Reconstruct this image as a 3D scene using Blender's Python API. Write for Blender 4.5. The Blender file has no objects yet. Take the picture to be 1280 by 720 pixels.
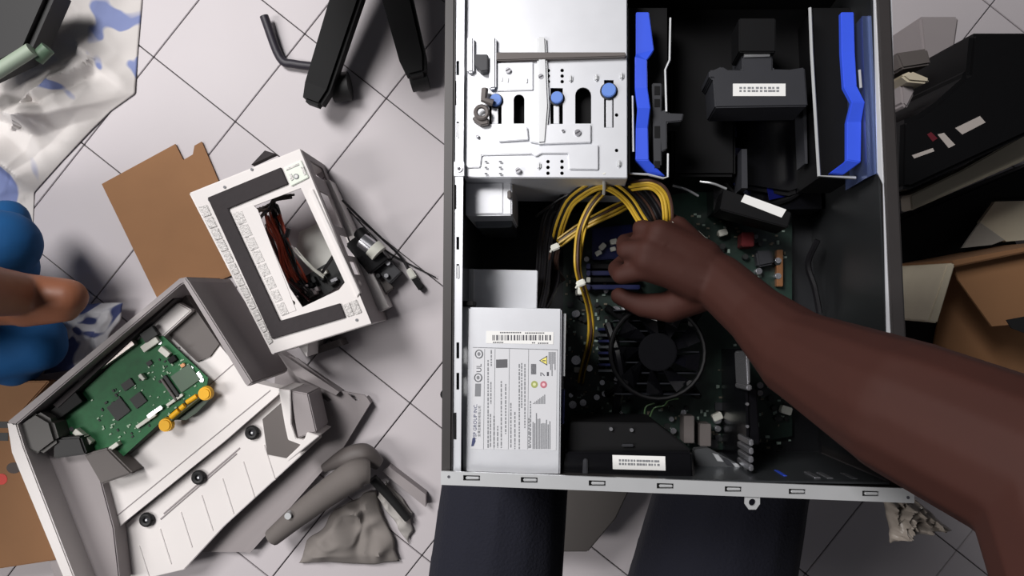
import bpy, bmesh, math, random
from mathutils import Vector, Matrix, noise
random.seed(7)
S = bpy.context.scene
COL = S.collection

# ------------------------------------------------------------------ camera
CAMZ, F = 1.35, 900.0            # height above the floor, focal length in pixels of a 1280x720 frame
cam_d = bpy.data.cameras.new('camera'); cam_d.sensor_width = 36.0; cam_d.lens = F/1280*36
cam_d.clip_start = 0.02
cam = bpy.data.objects.new('camera', cam_d); cam.location = (0, 0, CAMZ); COL.objects.link(cam)
S.camera = cam
# ------------------------------------------------------------------ world and lamps
wd = bpy.data.worlds.new('room_light'); S.world = wd; wd.use_nodes = True
bg = wd.node_tree.nodes['Background']; bg.inputs[0].default_value = (0.93, 0.93, 1.0, 1); bg.inputs[1].default_value = 0.06
def area(name, loc, target, sx, sy, energy, col=(1, 1, 1)):
    d = bpy.data.lights.new(name, 'AREA'); d.shape = 'RECTANGLE'; d.size = sx; d.size_y = sy; d.energy = energy; d.color = col
    o = bpy.data.objects.new(name, d); o.location = loc
    o.rotation_euler = (Vector(target)-Vector(loc)).to_track_quat('-Z', 'Y').to_euler(); COL.objects.link(o); return o
area('ceiling_tube_lamp', (-1.5, 1.4, 2.9), (-0.2, 0.0, 0.2), 0.8, 1.3, 100, (1.0, 0.975, 0.965))
area('second_ceiling_lamp', (-2.2, -0.5, 2.5), (-0.6, 0, 0), 0.6, 1.2, 44, (1.0, 0.97, 0.95))
vs = S.view_settings
S.display_settings.display_device = 'sRGB'
vs.view_transform = 'Standard'; vs.look = 'None'; vs.gamma = 1.0; vs.use_curve_mapping = False; vs.exposure = 0.0

# ------------------------------------------------------------------ materials
MATS = {}
def lin(c):
    return tuple(((v/255)/12.92 if v/255 <= 0.04045 else ((v/255+0.055)/1.055)**2.4) for v in c)
def mat(name, rgb, rough=0.5, metal=0.0, var=0.06, scale=40.0, bump=0.0, spec=0.5, emit=None):
    if name in MATS: return MATS[name]
    m = bpy.data.materials.new(name); m.use_nodes = True; nt = m.node_tree; b = nt.nodes['Principled BSDF']
    c = lin(rgb)
    tc = nt.nodes.new('ShaderNodeTexCoord'); nz = nt.nodes.new('ShaderNodeTexNoise')
    nz.inputs['Scale'].default_value = scale; nz.inputs['Detail'].default_value = 4
    nt.links.new(tc.outputs['Object'], nz.inputs['Vector'])
    mx = nt.nodes.new('ShaderNodeMix'); mx.data_type = 'RGBA'
    mx.inputs[6].default_value = tuple(v*(1-var) for v in c)+(1,)
    mx.inputs[7].default_value = tuple(min(1, v*(1+var)) for v in c)+(1,)
    nt.links.new(nz.outputs[0], mx.inputs[0]); nt.links.new(mx.outputs[2], b.inputs['Base Color'])
    b.inputs['Roughness'].default_value = rough; b.inputs['Metallic'].default_value = metal
    b.inputs['Specular IOR Level'].default_value = spec
    if bump:
        bp = nt.nodes.new('ShaderNodeBump'); bp.inputs['Strength'].default_value = bump; bp.inputs['Distance'].default_value = 0.002
        nt.links.new(nz.outputs[0], bp.inputs['Height']); nt.links.new(bp.outputs[0], b.inputs['Normal'])
    MATS[name] = m; return m
def blotch_mat(name, base, print_rgb, scale, thr, rough=0.7):
    m = bpy.data.materials.new(name); m.use_nodes = True; nt = m.node_tree; b = nt.nodes['Principled BSDF']
    tc = nt.nodes.new('ShaderNodeTexCoord'); nz = nt.nodes.new('ShaderNodeTexNoise'); nz.inputs['Scale'].default_value = scale
    nz.inputs['Detail'].default_value = 1.5; nz.inputs['Distortion'].default_value = 1.2
    nt.links.new(tc.outputs['Object'], nz.inputs['Vector'])
    r = nt.nodes.new('ShaderNodeValToRGB'); r.color_ramp.elements[0].position = thr; r.color_ramp.elements[1].position = thr+0.03
    r.color_ramp.elements[0].color = lin(base)+(1,); r.color_ramp.elements[1].color = lin(print_rgb)+(1,)
    nt.links.new(nz.outputs[0], r.inputs[0]); nt.links.new(r.outputs[0], b.inputs['Base Color'])
    b.inputs['Roughness'].default_value = rough
    MATS[name] = m; return m
tile_m = mat('glazed_white_tile', (194, 188, 191), 0.45, 0, 0.05, 5, spec=0.3)
grout_m = mat('dark_grout', (84, 80, 82), 0.9)
steel = mat('galvanised_steel', (218, 220, 225), 0.34, 0.42, 0.05, 60)
steel_dk = mat('brushed_steel_inner', (112, 116, 120), 0.3, 0.85, 0.1, 25)
silver = mat('bare_steel_edge', (200, 202, 204), 0.38, 0.5, 0.05, 60)
black = mat('black_plastic', (6, 6, 8), 0.6, 0, 0.2, 80, spec=0.2)
blackg = mat('black_gloss_plastic', (9, 9, 12), 0.22, 0, 0.2, 60, spec=0.4)
char = mat('charcoal_plastic', (38, 39, 44), 0.5, 0, 0.1, 80)
paint_blk = mat('black_painted_steel', (50, 47, 47), 0.42, 0.1, 0.1, 60)
blue = mat('blue_latch_plastic', (52, 84, 214), 0.38, 0, 0.05, 30)
blue_knob = mat('blue_knob_plastic', (92, 130, 205), 0.45, 0, 0.05, 30)
navy_pl = mat('navy_slot_plastic', (16, 24, 74), 0.35, 0, 0.1, 60)
sticker = mat('white_sticker', (222, 222, 220), 0.55, 0, 0.02)
ink = mat('grey_print', (118, 120, 124), 0.6, 0, 0.05)
inkdk = mat('dark_print', (62, 62, 70), 0.6, 0, 0.05)
inkblue = mat('blue_grey_print', (52, 60, 98), 0.6, 0, 0.05)
pcb_dk = mat('dark_green_circuit_board', (22, 42, 35), 0.4, 0, 0.45, 170)
pcb_gr = mat('green_circuit_board', (22, 96, 52), 0.65, 0, 0.35, 90)
chip = mat('black_chip', (22, 25, 25), 0.6, 0, 0.1)
conn_w = mat('white_connector', (208, 208, 198), 0.5, 0, 0.04)
conn_r = mat('red_connector', (96, 8, 14), 0.5)
metal_dot = mat('capacitor_metal', (200, 200, 205), 0.25, 0.9, 0.03)
gold = mat('brass_contact', (150, 105, 70), 0.4, 0.5)
wire_y = mat('yellow_wire', (186, 152, 46), 0.4, 0, 0.08, 30)
wire_k = mat('black_wire', (18, 17, 20), 0.38, 0, 0.1)
wire_o = mat('brown_wire', (70, 48, 40), 0.45)
wire_r = mat('red_wire', (176, 72, 48), 0.5)
tie_m = mat('white_cable_tie', (205, 205, 196), 0.5)
white_pl = mat('white_plastic', (226, 221, 219), 0.5, 0, 0.04, 12)
grey_pl = mat('warm_grey_plastic', (148, 141, 142), 0.55, 0, 0.05, 12)
grey_dk = mat('dark_taupe_plastic', (92, 86, 84), 0.6, 0, 0.08, 12)
foam = mat('charcoal_foam_strip', (52, 47, 49), 0.85, 0, 0.1, 120, 0.4)
emboss = mat('embossed_white_metal', (186, 183, 181), 0.45, 0.25, 0.15, 260, 0.8)
card = mat('brown_cardboard', (146, 106, 72), 0.85, 0, 0.08, 18)
card_dk = mat('plain_brown_cardboard', (136, 98, 66), 0.85, 0, 0.08, 18)
yellow = mat('yellow_plastic', (236, 176, 8), 0.6, 0, 0.04, 20)
rubber = mat('black_rubber', (24, 24, 25), 0.6)
skin_d = mat('brown_skin', (54, 25, 18), 0.75, 0, 0.12, 30, 0.08, 0.3)
skin_l = mat('tan_brown_skin', (146, 92, 66), 0.5, 0, 0.1, 30, 0.08)
denim = mat('navy_denim', (6, 8, 26), 0.9, 0, 0.2, 300, 0.5)
cloth_bl = mat('blue_cotton', (10, 84, 142), 0.85, 0, 0.12, 25, 0.4)
hair_m = mat('black_hair', (14, 12, 12), 0.6, 0, 0.3, 200)
shirt_m = mat('dark_cotton', (40, 42, 48), 0.9)
beige = mat('beige_board', (196, 186, 164), 0.6)
sack_m = blotch_mat('white_sack_blue_print', (208, 203, 200), (124, 136, 182), 6.5, 0.62)
print_m = blotch_mat('pale_cloth_navy_print', (196, 196, 200), (62, 72, 118), 11, 0.52)

# ------------------------------------------------------------------ mesh helpers
class MB:
    def __init__(s): s.v = []; s.f = []
    def add(s, vs, fs):
        n = len(s.v); s.v += [tuple(v) for v in vs]; s.f += [tuple(i+n for i in f) for f in fs]; return s
    def box(s, c, d, rz=0, M=None):
        hx, hy, hz = d[0]/2, d[1]/2, d[2]/2; cs, sn = math.cos(rz), math.sin(rz); vs = []
        for z in (-hz, hz):
            for x, y in ((-hx, -hy), (hx, -hy), (hx, hy), (-hx, hy)):
                p = Vector((c[0]+x*cs-y*sn, c[1]+x*sn+y*cs, c[2]+z)); vs.append(M @ p if M else p)
        return s.add(vs, [(3, 2, 1, 0), (4, 5, 6, 7), (0, 1, 5, 4), (1, 2, 6, 5), (2, 3, 7, 6), (3, 0, 4, 7)])
    def prism(s, pts, z0, z1):
        a = sum(pts[i][0]*pts[(i+1) % len(pts)][1]-pts[(i+1) % len(pts)][0]*pts[i][1] for i in range(len(pts)))
        if a < 0: pts = pts[::-1]
        n = len(pts)
        vs = [(p[0], p[1], z0) for p in pts]+[(p[0], p[1], z1) for p in pts]
        return s.add(vs, [tuple(range(n-1, -1, -1)), tuple(range(n, 2*n))]+[(i, (i+1) % n, n+(i+1) % n, n+i) for i in range(n)])
    def cyl(s, c, r, z0, z1, n=16, r1=None):
        r1 = r if r1 is None else r1
        vs = [(c[0]+r*math.cos(2*math.pi*i/n), c[1]+r*math.sin(2*math.pi*i/n), z0) for i in range(n)]
        vs += [(c[0]+r1*math.cos(2*math.pi*i/n), c[1]+r1*math.sin(2*math.pi*i/n), z1) for i in range(n)]
        return s.add(vs, [tuple(range(n-1, -1, -1)), tuple(range(n, 2*n))]+[(i, (i+1) % n, n+(i+1) % n, n+i) for i in range(n)])
    def tube(s, path, r, n=7):
        P = [Vector(p) for p in path]; vs = []; fs = []; up = Vector((0.13, 0.21, 0.97))
        R = r if isinstance(r, (list, tuple)) else [r]*len(P)
        for i, p in enumerate(P):
            t = (P[min(i+1, len(P)-1)]-P[max(i-1, 0)]).normalized()
            a = t.cross(up)
            a = a.normalized() if a.length > 1e-5 else Vector((1, 0, 0))
            b = a.cross(t).normalized()
            up = b
            for k in range(n):
                w = 2*math.pi*k/n; vs.append(p+(a*math.cos(w)+b*math.sin(w))*R[i])
        for i in range(len(P)-1):
            for k in range(n):
                fs.append((i*n+k, i*n+(k+1) % n, (i+1)*n+(k+1) % n, (i+1)*n+k))
        fs += [tuple(range(n-1, -1, -1)), tuple(range((len(P)-1)*n, len(P)*n))]
        return s.add(vs, fs)
    def strip(s, st, th):
        """folded band: stations (left point, right point) in 3-D, thickness th downwards"""
        vs = []; fs = []
        for l, r in st:
            l = Vector(l); r = Vector(r); d = Vector((0, 0, th)); vs += [l, r, r-d, l-d]
        for i in range(len(st)-1):
            a, b = 4*i, 4*i+4
            for k in range(4): fs.append((a+k, a+(k+1) % 4, b+(k+1) % 4, b+k))
        fs += [(3, 2, 1, 0), tuple(4*(len(st)-1)+k for k in range(4))]
        return s.add(vs, fs)
    def mesh(s, name, m, smooth=False, bevel=0.0):
        me = bpy.data.meshes.new(name); me.from_pydata(s.v, [], s.f)
        bm = bmesh.new(); bm.from_mesh(me); bmesh.ops.recalc_face_normals(bm, faces=bm.faces)
        if bevel:
            es = [e for e in bm.edges if len(e.link_faces) == 2 and e.calc_face_angle(0) > 0.6]
            bmesh.ops.bevel(bm, geom=es, offset=bevel, segments=2, affect='EDGES', clamp_overlap=True)
        bm.to_mesh(me); bm.free()
        me.materials.append(m)
        if smooth:
            me.polygons.foreach_set('use_smooth', [True]*len(me.polygons)); me.set_sharp_from_angle(angle=math.radians(45))
        return me
    def build(s, name, m, parent=None, smooth=False, bevel=0.0, world=None):
        return link(name, s.mesh(name, m, smooth, bevel), parent, world)
def link(name, me, parent=None, world=None):
    o = bpy.data.objects.new(name, me); COL.objects.link(o)
    if parent: o.parent = parent
    if world is not None: o.matrix_world = world
    return o
def tag(o, label, cat, group=None, kind=None):
    o['label'] = label; o['category'] = cat
    if group: o['group'] = group
    if kind: o['kind'] = kind
    return o
def thing(name, label, cat, world=None, group=None):
    o = bpy.data.objects.new(name, None); o.empty_display_size = 0.02; COL.objects.link(o)
    if world is not None: o.matrix_world = world
    return tag(o, label, cat, group)
def plate(name, outer, holes, z0, z1, m, parent, bevel=0.0):
    """flat sheet with real cut-outs, all outlines given in the sheet's plane"""
    cu = bpy.data.curves.new('outline', 'CURVE'); cu.dimensions = '2D'; cu.fill_mode = 'BOTH'
    cu.extrude = (z1-z0)/2; cu.bevel_depth = 0
    for poly in [outer]+holes:
        sp = cu.splines.new('POLY'); sp.points.add(len(poly)-1); sp.use_cyclic_u = True
        for p, q in zip(sp.points, poly): p.co = (q[0], q[1], 0, 1)
    t = bpy.data.objects.new('outline', cu); COL.objects.link(t)
    dg = bpy.context.evaluated_depsgraph_get(); dg.update()
    me = bpy.data.meshes.new_from_object(t.evaluated_get(dg)); bpy.data.objects.remove(t); bpy.data.curves.remove(cu)
    for v in me.vertices: v.co.z += (z0+z1)/2
    me.name = name; me.materials.clear(); me.materials.append(m)
    return link(name, me, parent)
def text(name, body, size, loc, rz, m, parent):
    cu = bpy.data.curves.new('lettering', 'FONT'); cu.body = body; cu.size = size; cu.extrude = 0.00004; cu.resolution_u = 3
    t = bpy.data.objects.new('lettering', cu); COL.objects.link(t)
    dg = bpy.context.evaluated_depsgraph_get(); dg.update()
    me = bpy.data.meshes.new_from_object(t.evaluated_get(dg)); bpy.data.objects.remove(t); bpy.data.curves.remove(cu)
    me.transform(Matrix.Translation(loc) @ Matrix.Rotation(rz, 4, 'Z')); me.name = name; me.materials.clear(); me.materials.append(m)
    return link(name, me, parent)
def capsules_mesh(name, caps, voxel, m, smooth_it=6):
    """one continuous surface grown from tapered limbs"""
    mb = MB()
    for p0, r0, p1, r1 in caps:
        p0 = Vector(p0); p1 = Vector(p1); d = p1-p0
        L_ = max(d.length, 1e-4); t = d.normalized() if d.length > 1e-6 else Vector((0, 0, 1))
        path = []; rad = []
        for k in range(6):
            a = -math.pi/2+math.pi/2*(k+0.25)/6; path.append(p0+t*(math.sin(a)*r0)); rad.append(max(1e-4, math.cos(a)*r0))
        path.append(p0); rad.append(r0); path.append(p1); rad.append(r1)
        for k in range(1, 7):
            a = math.pi/2*(k-0.25)/6; path.append(p1+t*(math.sin(a)*r1)); rad.append(max(1e-4, math.cos(a)*r1))
        a = t.orthogonal().normalized(); b = t.cross(a); n = 14; vs = []; fs = []
        for p, r in zip(path, rad):
            for k in range(n):
                w = 2*math.pi*k/n; vs.append(p+(a*math.cos(w)+b*math.sin(w))*r)
        for i in range(len(path)-1):
            for k in range(n): fs.append((i*n+k, i*n+(k+1) % n, (i+1)*n+(k+1) % n, (i+1)*n+k))
        fs += [tuple(range(n-1, -1, -1)), tuple(range((len(path)-1)*n, len(path)*n))]
        mb.add(vs, fs)
    t = link('grow', mb.mesh('grow', m))
    rm = t.modifiers.new('r', 'REMESH'); rm.mode = 'VOXEL'; rm.voxel_size = voxel
    sm = t.modifiers.new('s', 'SMOOTH'); sm.iterations = smooth_it; sm.factor = 0.5
    dg = bpy.context.evaluated_depsgraph_get(); dg.update()
    me = bpy.data.meshes.new_from_object(t.evaluated_get(dg)); bpy.data.objects.remove(t)
    me.name = name; me.materials.clear(); me.materials.append(m)
    me.polygons.foreach_set('use_smooth', [True]*len(me.polygons)); return me
def bez(pts, n=24):
    """smooth path through points (Catmull-Rom)"""
    P = [Vector(p) for p in pts]; P = [2*P[0]-P[1]]+P+[2*P[-1]-P[-2]]; out = []
    seg = len(P)-3
    for i in range(seg):
        a, b, c, d = P[i:i+4]; k = max(2, n//seg)
        for j in range(k):
            t = j/k
            out.append(0.5*((2*b)+(c-a)*t+(2*a-5*b+4*c-d)*t*t+(3*b-a-3*c+d)*t**3))
    out.append(P[-2]); return out
# pixel -> place: a direction from the camera, cut with a height above the floor
def W(px, py, z=0.0):
    d = CAMZ-z; return Vector(((px-640)/F*d, (360-py)/F*d, z))
def wp(pts, z): return [W(x, y, z)[:2] for x, y in pts]
# the open computer lies tilted on the sitter's lap; its own frame has z = 0 at the open rim
CO = Vector((0, 0, 0.75)); CN = Vector((-0.09, 0.084, 1)).normalized()
CX = (Vector((1, 0, 0))-CN*CN.x).normalized(); CY = CN.cross(CX)
CM = Matrix(((CX.x, CY.x, CN.x, CO.x), (CX.y, CY.y, CN.y, CO.y), (CX.z, CY.z, CN.z, CO.z), (0, 0, 0, 1)))
CAMP = Vector((0, 0, CAMZ))
def L(px, py, h=0.0):
    d = Vector(((px-640)/F, (360-py)/F, -1)); t = (h-CN.dot(CAMP-CO))/CN.dot(d)
    p = CAMP+d*t-CO; return Vector((CX.dot(p), CY.dot(p), h))
def lp(pts, h): return [L(x, y, h)[:2] for x, y in pts]
def rect(x0, y0, x1, y1): return [(x0, y0), (x1, y0), (x1, y1), (x0, y1)]
def oval(cx, cy, rx, ry, n=16): return [(cx+rx*math.cos(2*math.pi*k/n), cy+ry*math.sin(2*math.pi*k/n)) for k in range(n)]
def capsule(x0, y0, x1, y1):
    r = (x1-x0)/2; cx = (x0+x1)/2
    return [(cx+r*math.cos(a), y0+r-r*math.sin(a)) for a in [math.pi*k/8 for k in range(9)]]+[(x0, y1), (x1, y1)]
def cpr(name, pts, h0, h1, m, parent, bevel=0.0, smooth=False):
    """prism in the computer's frame, outline given where its top shows"""
    return MB().prism(lp(pts, h1), h0, h1).build(name, m, parent, smooth, bevel)
def wpr(name, pts, z0, z1, m, parent=None, bevel=0.0):
    return MB().prism(wp(pts, z1), z0, z1).build(name, m, parent, False, bevel)

# ================================================================== FLOOR
floor = MB().box((0, 0, -0.012), (6, 5, 0.012)).build('floor', grout_m); floor['kind'] = 'structure'
floor['label'] = 'white square floor tiles laid diagonally with dark joints'
TA, TB = 0.195, 0.210
ang = math.radians(-38.4); A = Vector((math.cos(ang), math.sin(ang), 0)); B = Vector((-A.y, A.x, 0)); T0 = W(294, 152)
tm = MB().box((0, 0, -0.003), (TA-0.0022, TB-0.0022, 0.006)).mesh('floor_tile', tile_m, bevel=0.0008)
for i in range(-9, 16):
    for j in range(-12, 10):
        c = T0+A*TA*(i+0.5)+B*TB*(j+0.5)
        if abs(c.x) < 1.35 and abs(c.y) < 0.9:
            o = link('floor_tile', tm, floor); o.location = c; o.rotation_euler.z = ang

# ================================================================== COMPUTER CASE
case = thing('computer_case', 'open black and silver desktop computer case lying on its side on the lap', 'computer case', CM)
xl, xr = L(553, 360).x, L(1131, 360).x
yb = L(850, 612).y; yt = yb+0.455
HB = -0.180
MB().box(((xl+xr)/2, (yb+yt)/2, HB+0.001), (xr-xl, yt-yb, 0.002)).build('base_panel', mat('shaded_base_steel', (34, 35, 38), 0.4, 0.4), case)  # the unlit interior's darkness is put into this base colour
sh_ = cpr('added_reflection_plate', [(576, 336), (672, 338), (671, 386), (575, 386)], -0.078, -0.074, steel, case, 0.0006)  # added bright plate, stands for the room's reflection in the base panel
cpr('reflection_plate_lip', [(588, 336), (592, 336), (592, 386), (588, 386)], -0.078, -0.0725, silver, sh_)
# outer painted shell: long sides and front
MB().box((xl+0.0045, (yb+yt)/2, HB/2-0.001), (0.009, yt-yb, -HB)).build('side_skin', paint_blk, case, bevel=0.0015)
MB().box((xr-0.0055, (yb+yt)/2, HB/2-0.001), (0.011, yt-yb, -HB)).build('side_skin', paint_blk, case, bevel=0.0015)
MB().box(((xl+xr)/2, yt-0.006, HB/2), (xr-xl-0.022, 0.012, -HB)).build('front_skin', black, case, bevel=0.001)
# hinge swelling on the left skin, as seen below the power supply corner
MB().cyl((0, 0), 0.0045, -0.10, -0.02, 14).build('skin_boss', black, case, True).location = (xl-0.0005, L(545, 495).y, 0)
# inner sheet walls
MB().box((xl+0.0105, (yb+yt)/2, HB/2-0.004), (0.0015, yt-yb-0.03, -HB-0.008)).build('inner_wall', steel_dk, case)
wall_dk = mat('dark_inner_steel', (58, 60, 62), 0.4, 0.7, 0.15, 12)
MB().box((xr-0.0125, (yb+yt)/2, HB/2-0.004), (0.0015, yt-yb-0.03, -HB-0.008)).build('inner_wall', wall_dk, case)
MB().box(((xl+xr)/2, yb+0.006, HB/2-0.004), (xr-xl-0.03, 0.0015, -HB-0.008)).build('rear_wall', steel_dk, case)
MB().tube([L(1092, 240, -0.03), L(1094, 345, -0.03)], 0.0009).build('wall_seam', silver, case)
# left lip with punched slots
lx = [567, 579]
holes = [lp(rect(570.5, a, 574, b), -0.004) for a, b in ((76, 94), (152, 172), (296, 312), (330, 348), (428, 448), (466, 487))]
plate('rim_lip', lp([(567, -40), (581, -40), (576, 590), (563, 590)], -0.004), holes, -0.005, -0.004, steel, case)
for a, b in ((100, 132), (230, 262), (515, 550)):
    cpr('panel_hook', rect(566, a, 571, b), -0.012, -0.0035, black, case, 0.0006)
for a, b in ((152, 172), (330, 348)):
    cpr('lip_tongue', rect(571.5, a+2, 573.5, b), -0.006, -0.003, silver, case)
s = cpr('screw_plate', rect(567, 202, 580, 220), -0.006, -0.0022, steel, case, 0.0004)
MB().cyl(L(573.5, 210.5, 0)[:2], 0.0028, -0.003, -0.0008, 16).build('screw', metal_dot, case, True)
MB().cyl(L(573.5, 210.5, 0)[:2], 0.0014, -0.002, -0.0005, 12).build('screw_socket', inkdk, case, True)
# right lip
notch = [lp(rect(1106.5, a, 1113, b), -0.004) for a, b in ((92, 117), (131, 164), (180, 203), (232, 258))]
notch += [lp(rect(1116, a, 1120, b), -0.004) for a, b in ((286, 306), (327, 348), (372, 384))]
plate('rim_lip', lp([(1091, -40), (1114, -40), (1122, 290), (1128, 600), (1112, 600), (1104, 230), (1097, 215)], -0.004), notch, -0.005, -0.004, steel, case)
for a, b in ((286, 306), (327, 348)):
    cpr('lip_tongue', rect(1117, a+2, 1119.5, b), -0.006, -0.003, silver, case)
cpr('blue_reflection_panel', [(1078, 20), (1092, 20), (1100, 215), (1084, 222)], -0.06, -0.012, mat('blue_sheen_steel', (96, 112, 160), 0.3, 0.8), case)  # bluish reflection on the metal is put into its base colour
# rear flange with hooks
hk = [(588, 597.5), (660, 600), (745, 604), (830, 607.5), (915, 611.5), (995, 614.5), (1087, 617)]
fh = [lp([(x-9, y-3.6), (x+12, y-3), (x+12, y+3.6), (x-9, y+3)], 0.006) for x, y in hk]
plate('rear_flange', lp([(551, 589), (1143, 611), (1143, 629), (551, 606)], 0.006), fh, 0.003, 0.006, silver, case)
for x, y in hk:
    cpr('flange_tongue', [(x-6, y-1.8), (x+11, y-1.2), (x+11, y+1.8), (x-6, y+1.8)], 0.0028, 0.0058, silver, case, 0.0006)
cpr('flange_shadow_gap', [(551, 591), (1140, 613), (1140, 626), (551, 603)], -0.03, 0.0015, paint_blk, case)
plate('padlock_loop', lp([(932, 615), (950, 615), (950, 630), (945, 637), (936, 637), (931, 630)], 0.004), [lp(oval(940.5, 628, 4.5, 4.5), 0.004)], 0.0015, 0.004, silver, case)
for x, y in ((561, 596), (1135, 622)):
    MB().cyl(L(x, y, 0.006)[:2], 0.0012, 0.006, 0.0063, 10).build('rivet', inkdk, case)

# ================================================================== DRIVE CAGE
cage = thing('drive_cage', 'bright sheet metal drive cage with three blue knobs in top left of computer', 'drive cage', CM)
def k3(cx, cy): return (560+cx/4, 60+cy/4)
def r3(x0, y0, x1, y1): return [k3(x0, y0), k3(x1, y0), k3(x1, y1), k3(x0, y1)]
HC = -0.010
H = [capsule(*k3(328, 232), *k3(382, 378)), capsule(*k3(636, 197), *k3(716, 378)),
     r3(780, 160, 828, 398), r3(512, 200, 574, 380), r3(206, 275, 268, 380), r3(628, 535, 697, 585)]
for x, y in ((502, 113), (502, 140), (502, 168), (571, 112), (571, 140), (571, 168), (500, 568), (500, 597), (500, 626),
             (570, 567), (570, 597), (570, 626), (843, 335), (843, 512)):
    H.append(oval(*k3(x, y), 2.3, 2.3, 10))
plate('cage_top', lp([(581, -30), (783, -30), (783.5, 222), (580, 220.5)], HC), [lp(h, HC) for h in H], HC-0.0015, HC, steel, cage)
for q, nm in ((((580, 220.5), (783.5, 222)), 'cage_end'), (((581, -30), (580, 220.5)), 'cage_side'), (((783, -30), (783.5, 222)), 'cage_side')):
    a, b = L(*q[0], HC), L(*q[1], HC); d = (b-a).normalized(); nrm = Vector((-d.y, d.x, 0))*0.0007
    MB().prism([(a-nrm)[:2], (b-nrm)[:2], (b+nrm)[:2], (a+nrm)[:2]], HC-0.10, HC-0.0016).build(nm, steel, cage)
cpr('drive_body', rect(586, -20, 776, 214), HC-0.09, HC-0.014, black, cage)
for x, y, r, sx0, sx1, sy in ((805, 208, 9.6, 790, 822, 398), (545, 245, 8.2, 528, 556, 380), (237, 257, 8.2, 218, 250, 380)):
    st = cpr('knob_stem', [k3(sx0, y), k3(sx1, y), k3(sx1, sy), k3(sx0, sy)], HC-0.004, HC-0.0006, steel, cage, 0.0004)
    c = L(*k3(x, y), HC+0.004); rr = r/900*0.6
    MB().cyl(c[:2], rr*1.18, HC-0.001, HC+0.0006, 24).build('knob_seat', rubber, cage, True)
    MB().cyl(c[:2], rr, HC-0.003, HC+0.004, 24, rr*0.94).build('knob', blue_knob, cage, True, 0.0005)
cpr('cutout_tongue', r3(632, 550, 668, 570), HC-0.002, HC, steel, cage)
cpr('raised_rail', [k3(*p) for p in ((95, 497), (440, 490), (752, 484), (752, 608), (606, 606), (600, 527), (470, 527), (440, 543), (420, 530), (168, 536), (160, 596), (95, 598))], HC-0.001, HC+0.0022, steel, cage, 0.0006)
cpr('riveted_plate', [k3(*p) for p in ((255, 402), (395, 392), (402, 458), (252, 468))], HC-0.001, HC+0.003, steel, cage, 0.0005)
cpr('cross_strap', [k3(*p) for p in ((410, 385), (714, 380), (714, 472), (470, 480), (410, 470))], HC-0.001, HC+0.0025, steel, cage, 0.0005)
cpr('upper_panel', [k3(*p) for p in ((245, 75), (425, 70), (425, 210), (245, 215))], HC-0.001, HC+0.0016, steel, cage, 0.0005)
cpr('vertical_rib', [k3(*p) for p in ((445, -60), (490, -60), (505, 290), (490, 475), (445, 480))], HC-0.001, HC+0.004, silver, cage, 0.0016)
cpr('side_rib', [k3(*p) for p in ((95, -60), (128, -60), (128, 120), (95, 120))], HC-0.001, HC+0.006, steel, cage, 0.0014)
cpr('side_rib', [k3(*p) for p in ((205, -60), (240, -60), (240, 200), (205, 205))], HC-0.001, HC+0.006, steel, cage, 0.0014)
cpr('top_clip', [k3(*p) for p in ((135, 30), (200, 30), (200, 112), (165, 118), (135, 90))], HC-0.001, HC+0.009, char, cage, 0.0008)
cpr('top_edge_bar', [k3(*p) for p in ((240, 20), (890, 20), (890, 42), (240, 62))], HC-0.001, HC+0.005, grey_dk, cage, 0.0008)
for x, y, r in ((300, 112, 4.6), (465, 145, 4.6), (648, 424, 5.2), (350, 612, 4.4), (146, 440, 2.6), (575, 415, 2.4)):
    c = L(*k3(x, y), HC+0.003); rr = r/900*0.6
    sc = MB().cyl(c[:2], rr, HC, HC+0.0042, 14, rr*0.8).build('screw', metal_dot, cage, True)
    MB().box((c.x, c.y, HC+0.0042), (rr*1.3, rr*0.3, 0.0004), 0.5).build('screw_slot', inkdk, sc)
for x, y in ((613, 155), (742, 150), (868, 142), (300, 165), (395, 168), (270, 160), (455, 590), (855, 580)):
    c = L(*k3(x, y), HC)
    MB().box((c.x, c.y, HC+0.001), (0.0034, 0.0062, 0.003)).build('stamped_bump', silver, cage, bevel=0.0012)
for x in (190, 262):
    for y in (568, 598, 628):
        c = L(*k3(x, y), HC+0.002); MB().box((c.x, c.y, HC+0.0024), (0.0026, 0.0014, 0.0006)).build('stamped_mark', ink, cage)
# lever with ring by the left knob
MB().tube([L(*k3(185, 205), HC+0.006), L(*k3(180, 260), HC+0.007), L(*k3(225, 275), HC+0.006)], 0.0032).build('latch_lever', grey_dk, cage, True)
ring = [L(*k3(168+30*math.cos(a), 322+30*math.sin(a)), HC+0.007) for a in [2*math.pi*k/16 for k in range(17)]]
MB().tube(ring, 0.002).build('latch_ring', grey_dk, cage, True)
cpr('latch_foot', [k3(*p) for p in ((122, 340), (200, 345), (205, 380), (165, 388), (122, 360))], HC-0.001, HC+0.006, grey_dk, cage, 0.001)

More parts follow.
